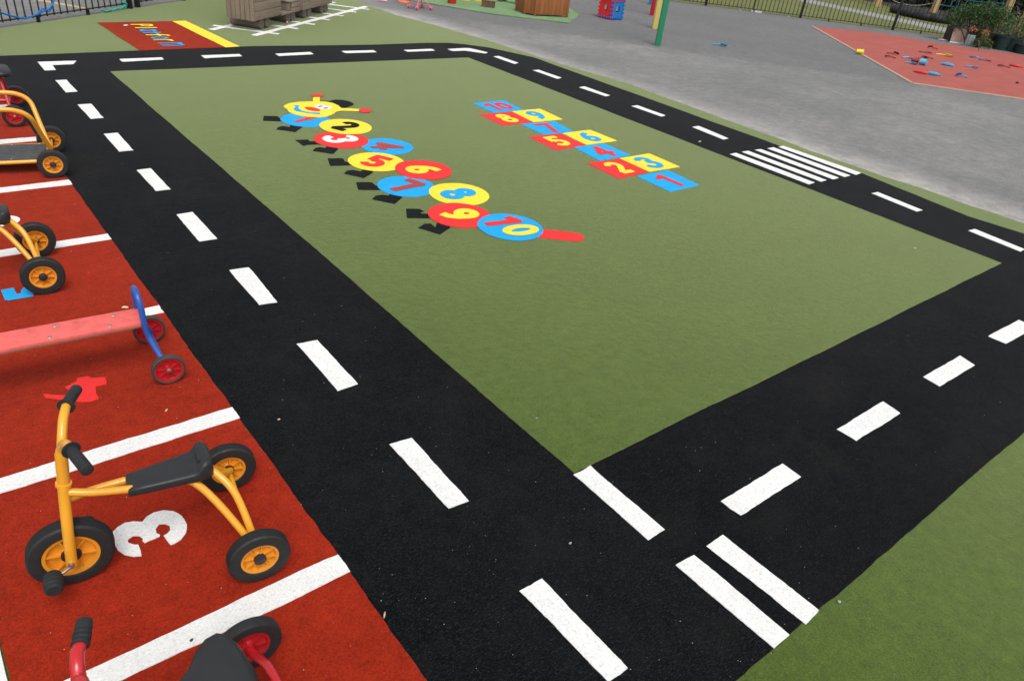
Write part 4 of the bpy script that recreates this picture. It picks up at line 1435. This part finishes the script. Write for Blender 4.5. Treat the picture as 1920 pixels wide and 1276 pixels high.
# ------------------------------------------------------------------ scattered plastic toys
def spade(loc, rz, mat, label, L=.22, w=.07, curve=.02, k=0, group='plastic toys strewn on the red rubber surface'):
    """a plastic sand spade or scoop: handle, shaft and dished blade"""
    r = root('toy_spade', loc, rz, label, 'toy', group)
    bm = bmesh.new()
    rows = []
    for i in range(7):
        u = i / 6
        x = L * .05 + u * L * .45
        hw = w * (.62 + .5 * math.sin(u * math.pi * .8)) * (1 if u < .9 else .7)
        rows.append([bm.verts.new((x, hw * s, .010 + curve * (abs(s) ** 2) + curve * .6 * (1 - u))) for s in (-1, -.6, 0, .6, 1)])
    for i in range(6):
        for j in range(4):
            bm.faces.new((rows[i][j], rows[i + 1][j], rows[i + 1][j + 1], rows[i][j + 1]))
    bmesh.ops.solidify(bm, geom=bm.faces[:], thickness=.006)
    link('blade', bm, mat, r)
    bm = bmesh.new()
    tube(bm, [(L * .08, 0, .022), (-L * .15, 0, .024), (-L * .45, 0, .014)], .011, 8)
    tube(bm, [(-L * .45, -.03, .014), (-L * .45, .03, .014)], .011, 8, smooth=False)
    link('handle', bm, mat, r)
    return r


def dish(loc, rz, mat, label, L=.3, w=.07, h=.045, group='plastic toys strewn on the red rubber surface'):
    """an upturned long shallow plastic dish with a short tab at one end"""
    r = root('toy_dish', loc, rz, label, 'toy', group)
    st = [(-L * .5, w * .10, h * .45, .0), (-L * .44, w * .6, h * .75, 0), (-L * .25, w, h, 0), (0, w * 1.08, h * 1.05, 0), (L * .25, w * .95, h, 0), (L * .44, w * .5, h * .7, 0), (L * .5, w * .1, h * .4, 0)]
    link('body', seat_mesh(st, .7, 18), mat, r)
    bm = bmesh.new()
    tube(bm, [(L * .44, 0, h * .4), (L * .60, 0, h * .35), (L * .66, 0, h * .2)], [.014, .012, .008], 8)
    link('tab', bm, mat, r)
    return r


def cup(loc, rz, mat, label, r_=.07, h=.09, tip=True, group='plastic toys strewn on the red rubber surface'):
    r = root('toy_beaker', loc, rz, label, 'toy', group)
    bm = bmesh.new()
    lathe(bm, [(0, .0005), (0, r_ * .8), (h, r_), (h, r_ * 1.1), (h + .008, r_ * 1.1), (h + .008, r_ * .94), (.008, r_ * .74), (.008, .0005)], 24, axis='z', center=(0, 0, -h / 2))
    link('bowl', bm, mat, r, loc=(0, 0, r_ if tip else h / 2), rot=(0, R_(90), 0) if tip else (0, 0, 0))
    bm = bmesh.new()
    tube(bm, [(r_ * .9, -.02, r_ * 1.0), (r_ * 1.5, 0, r_ * 1.0), (r_ * .9, .02, r_ * .9)], .008, 8)
    link('handle', bm, mat, r)
    return r


P6 = lambda x, y: G(1600 + x / 6, 60 + y / 6, Z1)
VA = math.atan2(11.0, 17.0)   # roughly the viewing direction out there
AC = VA - math.pi / 2
TOY = [(440, 252, m_tdred, .34, .05, .0, 'dark red toy spade leaning in the pair at the left of the rubber surface'),
       (412, 290, m_tdred, .30, .055, .1, 'dark red toy spade lying flat in the pair at the left of the rubber surface'),
       (612, 298, m_tlblue, .34, .06, .25, 'light blue toy spade behind the dark red beaker'),
       (890, 188, m_tdred, .32, .030, .0, 'dark red toy rod farthest back on the rubber surface'),
       (808, 240, m_tdred, .38, .030, .0, 'straight dark red toy spade in front of the farthest one'),
       (830, 295, m_tdred, .34, .035, -.1, 'dark red toy spade behind the light blue beaker'),
       (775, 311, m_tdred, .30, .030, .05, 'dark red toy spade just touching above the light blue beaker'),
       (1375, 294, m_tblue, .34, .075, .1, 'blue toy spade at the end of the purple rod'),
       (1475, 330, m_tnavy, .36, .025, -.1, 'thin purple toy rod on the rubber surface'),
       (1060, 379, m_tblue, .36, .08, .0, 'blue toy dish in the middle of the rubber surface'),
       (1325, 402, m_tblue, .34, .05, -.1, 'blue toy spade right of the blue dish'),
       (1690, 395, m_tdred, .34, .06, -.1, 'dark red toy spade beside the bright red one at the right'),
       (1820, 390, m_tred, .36, .08, -.2, 'bright red toy spade nearest the right edge of the picture'),
       (765, 466, m_tred, .36, .075, -.1, 'bright red toy spade touching a blue one at the front of the rubber surface'),
       (890, 482, m_tblue, .34, .075, -.1, 'blue toy spade touching a bright red one at the front'),
       (1215, 505, m_tblue, .30, .07, -.15, 'blue toy spade alone at the front of the rubber surface')]
for i, (x, y, m, L, w, dr, lab) in enumerate(TOY):
    rot = AC + dr + (math.pi if i % 2 else 0)
    if 'spade' in lab and w < .07 or 'rod' in lab or i % 5 == 0: spade(P6(x, y), rot, m, lab, L * .72, w * .9, .018 + .02 * (i % 3 == 0), i)
    else: dish(P6(x, y), rot, m, lab.replace('toy spade', 'toy dish'), L * .66, w, .05)
cup(P6(682, 345), AC, m_tdred, 'dark red toy beaker lying between light blue toys', .050, .12)
cup(P6(768, 372), AC - .25, m_tlblue, 'light blue toy beaker next to the dark red beaker', .064, .12)
spade(P6(645, 360), AC, m_tblue, 'blue toy spade under the dark red beaker', .24, .08)
r = spade(P6(1020, 270), AC - .05, m_tyel, 'yellow toy spade at the back of the rubber surface', .36, .06, .03)
r = cup(G(1610, 101.5, Z1), AC + .1, m_tyel, 'yellow toy beaker lying on the pale edging of the rubber surface', .05, .13, group=None)
spade(G(1349, 86.5), AC + .1, m_tblue, 'light blue toy spade alone on the grey asphalt', .26, .05, .03, group=None)
bm = bmesh.new()
bmesh.ops.create_icosphere(bm, subdivisions=2, radius=.03)
for v in bm.verts: v.co *= 1 + .3 * noise.noise(v.co * 40); v.co.z = v.co.z * .6 + .018
prop(link('clod', bm, m_dark, loc=P6(1840, 580)), 'small dark clod at the right of the rubber surface', 'clod')

# ------------------------------------------------------------------ planting by the right fence
def leaf_cloud(bm, blobs, n, size, ln=1.8, droop=.0, rnd=random):
    tot = sum(b[3] * b[4] for b in blobs)
    for (x, y, z, r, rzz) in blobs:
        k = int(n * r * rzz / tot)
        for _ in range(k):
            while True:
                d = Vector((rnd.uniform(-1, 1), rnd.uniform(-1, 1), rnd.uniform(-1, 1)))
                if .25 < d.length < 1: break
            d = d.normalized() * (d.length ** .5) * (1 + .22 * noise.noise(d * 2.5 + Vector((x, y, z))))
            p = Vector((x + d.x * r, y + d.y * r, z + d.z * rzz))
            a = Vector((rnd.gauss(0, 1), rnd.gauss(0, 1), rnd.gauss(0, .6) - droop)).normalized()
            b = a.cross(Vector((rnd.gauss(0, 1), rnd.gauss(0, 1), rnd.gauss(0, 1)))).normalized()
            s = size * rnd.uniform(.6, 1.4)
            q = [p - b * s * .35, p + a * s * ln * .5 - b * s * .1 + b * s * .1, p + b * s * .35, p + a * s * ln]
            vs = [bm.verts.new(v) for v in (p, p + a * s * ln * .5 + b * s * .4, p + a * s * ln, p + a * s * ln * .5 - b * s * .4)]
            bm.faces.new(vs)


def shrub(loc, blobs, n, size, mat, label, name='shrub', cat_='shrub', stems=6, group=None):
    r = root(name, loc, 0, label, cat_, group)
    bm = bmesh.new()
    leaf_cloud(bm, blobs, n, size)
    link('foliage', bm, mat, r, smooth=False)
    bm = bmesh.new()
    for i in range(stems):
        b = blobs[i % len(blobs)]
        tube(bm, [(random.uniform(-.05, .05), random.uniform(-.05, .05), 0), (b[0] * .5, b[1] * .5, b[2] * .5), (b[0] + random.uniform(-.1, .1), b[1] + random.uniform(-.1, .1), b[2])], [.02, .012, .006], 6, n=3)
    link('stem', bm, m_bark, r)
    return r


right = Vector((.655, -.756, 0))
vw = Vector((.84, .54, 0))
rt2 = Vector((vw.y, -vw.x, 0))


def rel(a, b, z): return (rt2.x * a + vw.x * b, rt2.y * a + vw.y * b, z)


sp_ = G(1815, 86)
blobs = []
for (a, z, rr) in ((-.50, .62, .24), (-.28, .74, .26), (-.1, .58, .28), (.12, .62, .30), (.18, .86, .24), (.42, .74, .28), (.62, .60, .25), (.58, .82, .22), (-.42, .44, .18), (.3, .42, .22), (-.12, .82, .2)):
    x, y, z = rel(a, .25 + random.uniform(-.1, .15), z)
    blobs.append((x, y, z, rr, rr * .8))
shrub(sp_, blobs, 5200, .030, m_leaf1, 'bushy green shrub spilling over its planter by the railing')
b2 = [(*rel(a, .5, z), r_, r_) for a, z, r_ in ((.95, .45, .22), (1.15, .6, .24), (1.35, .5, .25), (1.2, .3, .2), (1.5, .35, .2))]
shrub(G(1845, 88), [(x - .3, y, z, a, b) for x, y, z, a, b in b2], 1500, .03, m_leaf2, 'yellow green shrub above the dark green pots')
# planter boards, stone, flowers
p, q = G(1781, 79.5), G(1806, 83)
pb2 = root('planter', p, math.atan2(q.y - p.y, q.x - p.x), 'planter with a leaning pinkish brown front board under the shrub', 'planter')
bm = bmesh.new()
L = (q - p).length
box(bm, 0, L, 0, .03, .02, .36, .004, Matrix.Rotation(R_(-14), 4, 'X'))
link('front_board', bm, m_brick, pb2)
bm = bmesh.new()
box(bm, -.02, L + .02, -.03, .01, 0, .022, .003)
link('white_foot_strip', bm, m_white2, pb2)
bm = bmesh.new()
box(bm, .0, L + .75, .14, .6, 0, .34, .01)
link('soil_box', bm, m_dark, pb2)
p = G(1814, 86)
bm = bmesh.new()
box(bm, -.10, .10, -.05, .05, 0, .26, .03)
for v in bm.verts: v.co += Vector((noise.noise(v.co * 9), noise.noise(v.co * 9 + Vector((5, 0, 0))), 0)) * .02
prop(link('stone_slab', bm, m_greyst, loc=p, rot=(0, 0, VA - math.pi / 2)), 'upright grey stone slab beside the pinkish board', 'stone')
fb = [(*rel(a, 0, z), .11, .11) for a, z in ((0, .12), (.15, .2), (.28, .12), (.1, .32))]
shrub(G(1828, 89), fb, 420, .026, m_leaf2, 'small pale leafy plant at the foot of the shrub', 'plant', 'plant', 3)
for (px, py, lab) in ((1812, 62, 'red and orange flowers at the left of the shrub'), (1834, 70, 'red and orange flowers at the right under the shrub')):
    r = root('flower_cluster', G(px, py + 26), 0, lab, 'flowers', 'flower clusters under the shrub')
    bm = bmesh.new()
    leaf_cloud(bm, [(0, 0, .42, .10, .07)], 60, .03, 1.0)
    link('petals', bm, m_flower, r, smooth=False)
    bm = bmesh.new()
    tube(bm, [(0, 0, 0), (0, .02, .2), (0, 0, .42)], .006, 6)
    link('stem', bm, m_leaf1, r)
for (px, py, r_, h, lab) in ((1876, 95, .20, .34, 'dark green round plant pot nearest the shrub'), (1897, 98, .19, .32, 'dark green round plant pot second from the right edge'), (1918, 103, .19, .22, 'low dark green plant pot at the right edge')):
    r = root('plant_pot', G(px, py) + vw * .2, 0, lab, 'plant pot', 'dark green plant pots')
    bm = bmesh.new()
    lathe(bm, [(0, .0005), (0, r_ * .82), (h * .9, r_), (h * .9, r_ * 1.06), (h, r_ * 1.06), (h, r_ * .92), (h * .85, r_ * .9)], 28, axis='z')
    link('pot', bm, m_pot, r)
    bm = bmesh.new()
    lathe(bm, [(h * .86, .0005), (h * .86, r_ * .91)], 20, axis='z')
    link('soil', bm, m_dark, r)
bm = bmesh.new()
tube(bm, [(0, 0, 0), (0, 0, .20), (0, 0, .26)], [.03, .03, .015], 10, smooth=False)
prop(link('bottle', bm, m_white2, loc=G(1864, 92)), 'slim pale bottle standing between the shrub and the pots', 'bottle')
bm = seat_mesh([(-.13, .01, .012, 0), (-.12, .05, .02, 0), (0, .06, .035, 0), (.12, .04, .02, 0), (.14, .01, .01, 0)], .8, 14)
prop(link('toy_boat', bm, m_pinkl, loc=G(1768, 76), rot=(0, 0, AC)), 'pale pink toy dish on the dark asphalt by the planter', 'toy')

# beyond the fence: tyres, posts, net, hedges
for i, (px, py) in enumerate(((1690, 27), (1712, 33), (1734, 38), (1757, 42))):
    bm = bmesh.new()
    pr = []
    for k in range(14):
        a = 2 * math.pi * k / 14
        pr.append((.12 + .11 * math.sin(a), .30 + .12 * math.cos(a)))
    lathe(bm, pr, 30, axis='z', closed=True)
    prop(link('old_tyre', bm, m_tyre, loc=G(px, py)), ['leftmost', 'second from left', 'second from right', 'rightmost'][i] + ' of the black tyres lying in a row beyond the fence', 'tyre', 'tyres in a row beyond the fence')
posts = []
for (px, py, w, lab, lean) in ((1643, 12, .14, 'leftmost pale wooden post beyond the fence', (.0, 0)), (1748, 28, .12, 'pale wooden post holding the left side of the climbing net', (0, 0)),
                               (1878, 44, .13, 'pale wooden post holding the right side of the climbing net', (0, 0)), (1908, 66, .10, 'pale wooden post at the right edge beyond the pots', (0, 0))):
    p = G(px, py)
    posts.append(p)
    bm = bmesh.new()
    tube(bm, [(0, 0, 0), (0, 0, 2.6)], [w, w * .95], 14, smooth=False)
    prop(link('wooden_post', bm, m_post, loc=p), lab, 'post', 'wooden climbing frame posts')
bm = bmesh.new()
a, b = posts[1], posts[2]
o0 = a.copy()
for z in [.35 + .28 * k for k in range(8)]:
    tube(bm, [Vector((0, 0, z)), (b - a) * .5 + Vector((0, 0, z - .05)), (b - a) + Vector((0, 0, z))], .014, 6, n=4)
for k in range(1, 10):
    p = (b - a) * (k / 10)
    tube(bm, [p + Vector((0, 0, .33)), p + Vector((.02, 0, 2.31))], .014, 6, smooth=False)
prop(link('climbing_net', bm, m_ropet, loc=o0), 'square-meshed climbing net hung between two wooden posts', 'net')
bm = bmesh.new()
a, b = posts[0], posts[1]
o0 = a.copy()
tube(bm, [Vector((0, 0, .45)), (b - a) * .35 + Vector((0, 0, .22)), (b - a) * .7 + Vector((0, 0, .22)), (b - a) + Vector((0, 0, .4))], .012, 8)
prop(link('rope', bm, m_ropew, loc=o0), 'pale rope sagging between the wooden posts beyond the fence', 'rope')

rng = random.Random(5)
k = 0
for (px, py, dist) in ((1575, -22, 1), (1640, -6, 1), (1690, 8, 1), (1745, 12, 1), (1800, 22, 1), (1850, 30, 1), (1900, 40, 1), (1960, 50, 1), (1520, -40, 1), (2040, 60, 1)):
    p = G(px, py)
    r = root('evergreen_bush', p, 0, ['leftmost visible dark evergreen bush, at the top edge beyond the path', 'dark evergreen bush behind the leftmost wooden post', 'dark evergreen bush behind the tyres on their left', 'dark evergreen bush behind the left net post',
                                      'dark evergreen bush seen through the left half of the net', 'dark evergreen bush seen through the right half of the net', 'dark evergreen bush behind the right net post',
                                      'dark evergreen bush at the right edge behind the pots', 'dark evergreen bush just beyond the top edge', 'dark evergreen bush just outside the right edge'][k], 'bush', 'dark evergreen bushes beyond the fence')
    bm = bmesh.new()
    bl = [(rng.uniform(-1.0, 1.0), rng.uniform(-.6, 1.4), rng.uniform(.3, 2.4), rng.uniform(.7, 1.1), rng.uniform(.6, .9)) for _ in range(9)]
    leaf_cloud(bm, bl, 2600, .10, 1.6, rnd=rng)
    link('foliage', bm, m_leaf3, r, smooth=False)
    bm = bmesh.new()
    for t in range(3):
        x, y = rng.uniform(-.5, .5), rng.uniform(-.3, .6)
        tube(bm, [(x, y, 0), (x * 1.2, y, 1.0), (x * 1.5 + .1, y, 2.2)], [.09, .06, .03], 8, n=4)
    link('trunk', bm, m_bark, r)
    k += 1
# low planting at the right beyond the pots
b3 = [(*rel(a, 0, z), .28, .26) for a, z in ((-.5, .2), (-.1, .35), (.3, .3), (.6, .5), (1.0, .3))]
shrub(G(1905, 74), b3, 1500, .04, m_leaf2, 'pale scrubby bush between the pots and the wooden post', 'shrub', 'shrub', 4)

# ------------------------------------------------------------------ litter on the carpets
def bit(name, px, py, mat, label, cat_, s, z=Z3, rz=0.0):
    bm = bmesh.new()
    bmesh.ops.create_icosphere(bm, subdivisions=2, radius=1)
    o = Vector((px * .37, py * .21, 0))
    for v in bm.verts:
        v.co *= 1 + .35 * noise.noise(v.co * 1.3 + o)
        v.co = Vector((v.co.x * s[0], v.co.y * s[1], max(v.co.z, -.6) * s[2] + s[2] * .6))
    return prop(link(name, bm, mat, loc=G(px, py, z), rot=(0, 0, rz)), label, cat_)


bit('wood_chip', 235, 577, m_crust, 'pale wood chip lying above the faded red plank', 'wood chip', (.017, .009, .006), rz=-.5)
bit('twig', 721, 1152, m_twig, 'small straw-coloured twig on the black road near the bottom edge', 'twig', (.014, .003, .002), rz=.9)
bit('pebble', 1573, 1128, m_stone, 'grey pebble on the turf corner beside the double white lines', 'pebble', (.007, .006, .005))
bit('pebble', 1069, 1018, m_stone, 'grey pebble on the black road between the long dash and the stop line', 'pebble', (.007, .004, .003))
bit('leaf', 1312, 266, m_twig, 'curled straw-coloured leaf on the black road edge above the hopscotch', 'leaf', (.035, .010, .006), rz=.3)
bit('pebble', 1006, 784, m_stone, 'tiny pale pebble on the turf near its closest corner', 'pebble', (.005, .004, .003))
bit('leaf', 312, 769, m_twig, 'tiny pale leaf on the red carpet above the second white bay line', 'leaf', (.010, .004, .003), Z3, .8)
bit('pebble', 523, 786, m_crust, 'pale crumb on the black road beside the red carpet', 'pebble', (.006, .004, .003))
bit('pebble', 359, 1200, m_dark, 'black pebble on the nearest white bay line', 'pebble', (.006, .004, .004), Z4)
bit('ball', 538, 44, m_pinkl, 'small pink ball under the wooden train engine', 'ball', (.018, .018, .018), Z2)
bit('leaf', 236, 48, m_white2, 'white scrap on the red platform carpet', 'leaf', (.04, .015, .006), Z3, .4)
bit('pebble', 1715, 466, m_crust, 'pale crumb on the far right road near the last dash', 'pebble', (.012, .008, .006), Z2)
bit('pebble', 570, 32, m_white2, 'white scrap on the turf beside the railway track', 'pebble', (.0, .0, .0)) if False else None
# dark specks
bm = bmesh.new()
rg = random.Random(33)
for i in range(420):
    p = G(rg.uniform(0, 1920), rg.uniform(70, 1276), Z4 + .001)
    if abs(p.x) > 14 or p.y > 12: continue
    s_ = rg.uniform(.0008, .0022) * (1 + .10 * p.length)
    a = rg.uniform(0, 6.28)
    vs = [bm.verts.new(p + Vector((math.cos(a + t) * s_, math.sin(a + t) * s_ * .5, 0))) for t in (0, 1.57, 3.14, 4.71)]
    top = bm.verts.new(p + Vector((0, 0, s_ * .6)))
    for j in range(4): bm.faces.new((vs[j], vs[(j + 1) % 4], top))
prop(link('grit', bm, m_dark, smooth=False), 'dark specks of grit scattered over the turf and white lines', 'litter', kind='stuff')
# flecks of lint and grit nobody could count
bm = bmesh.new()
rg = random.Random(21)
for i in range(620):
    px, py = rg.uniform(0, 1920), rg.uniform(60, 1276) ** 1.0
    p = G(px, py, Z3 + .002)
    if abs(p.x) > 16 or p.y > 14: continue
    s = rg.uniform(.0007, .0018) * (1 + .12 * p.length)
    if rg.random() < .4: s *= .6
    a = rg.uniform(0, 6.28)
    e = rg.uniform(.3, 1)
    vs = [bm.verts.new(p + Vector((math.cos(a + t) * s, math.sin(a + t) * s * e, h))) for t, h in ((0, 0), (1.57, .0), (3.14, 0), (4.71, 0))]
    top = bm.verts.new(p + Vector((0, 0, s * .7)))
    for j in range(4): bm.faces.new((vs[j], vs[(j + 1) % 4], top))
prop(link('lint', bm, m_lint, smooth=False), 'pale flecks of lint and grit scattered over the carpets', 'litter', kind='stuff')
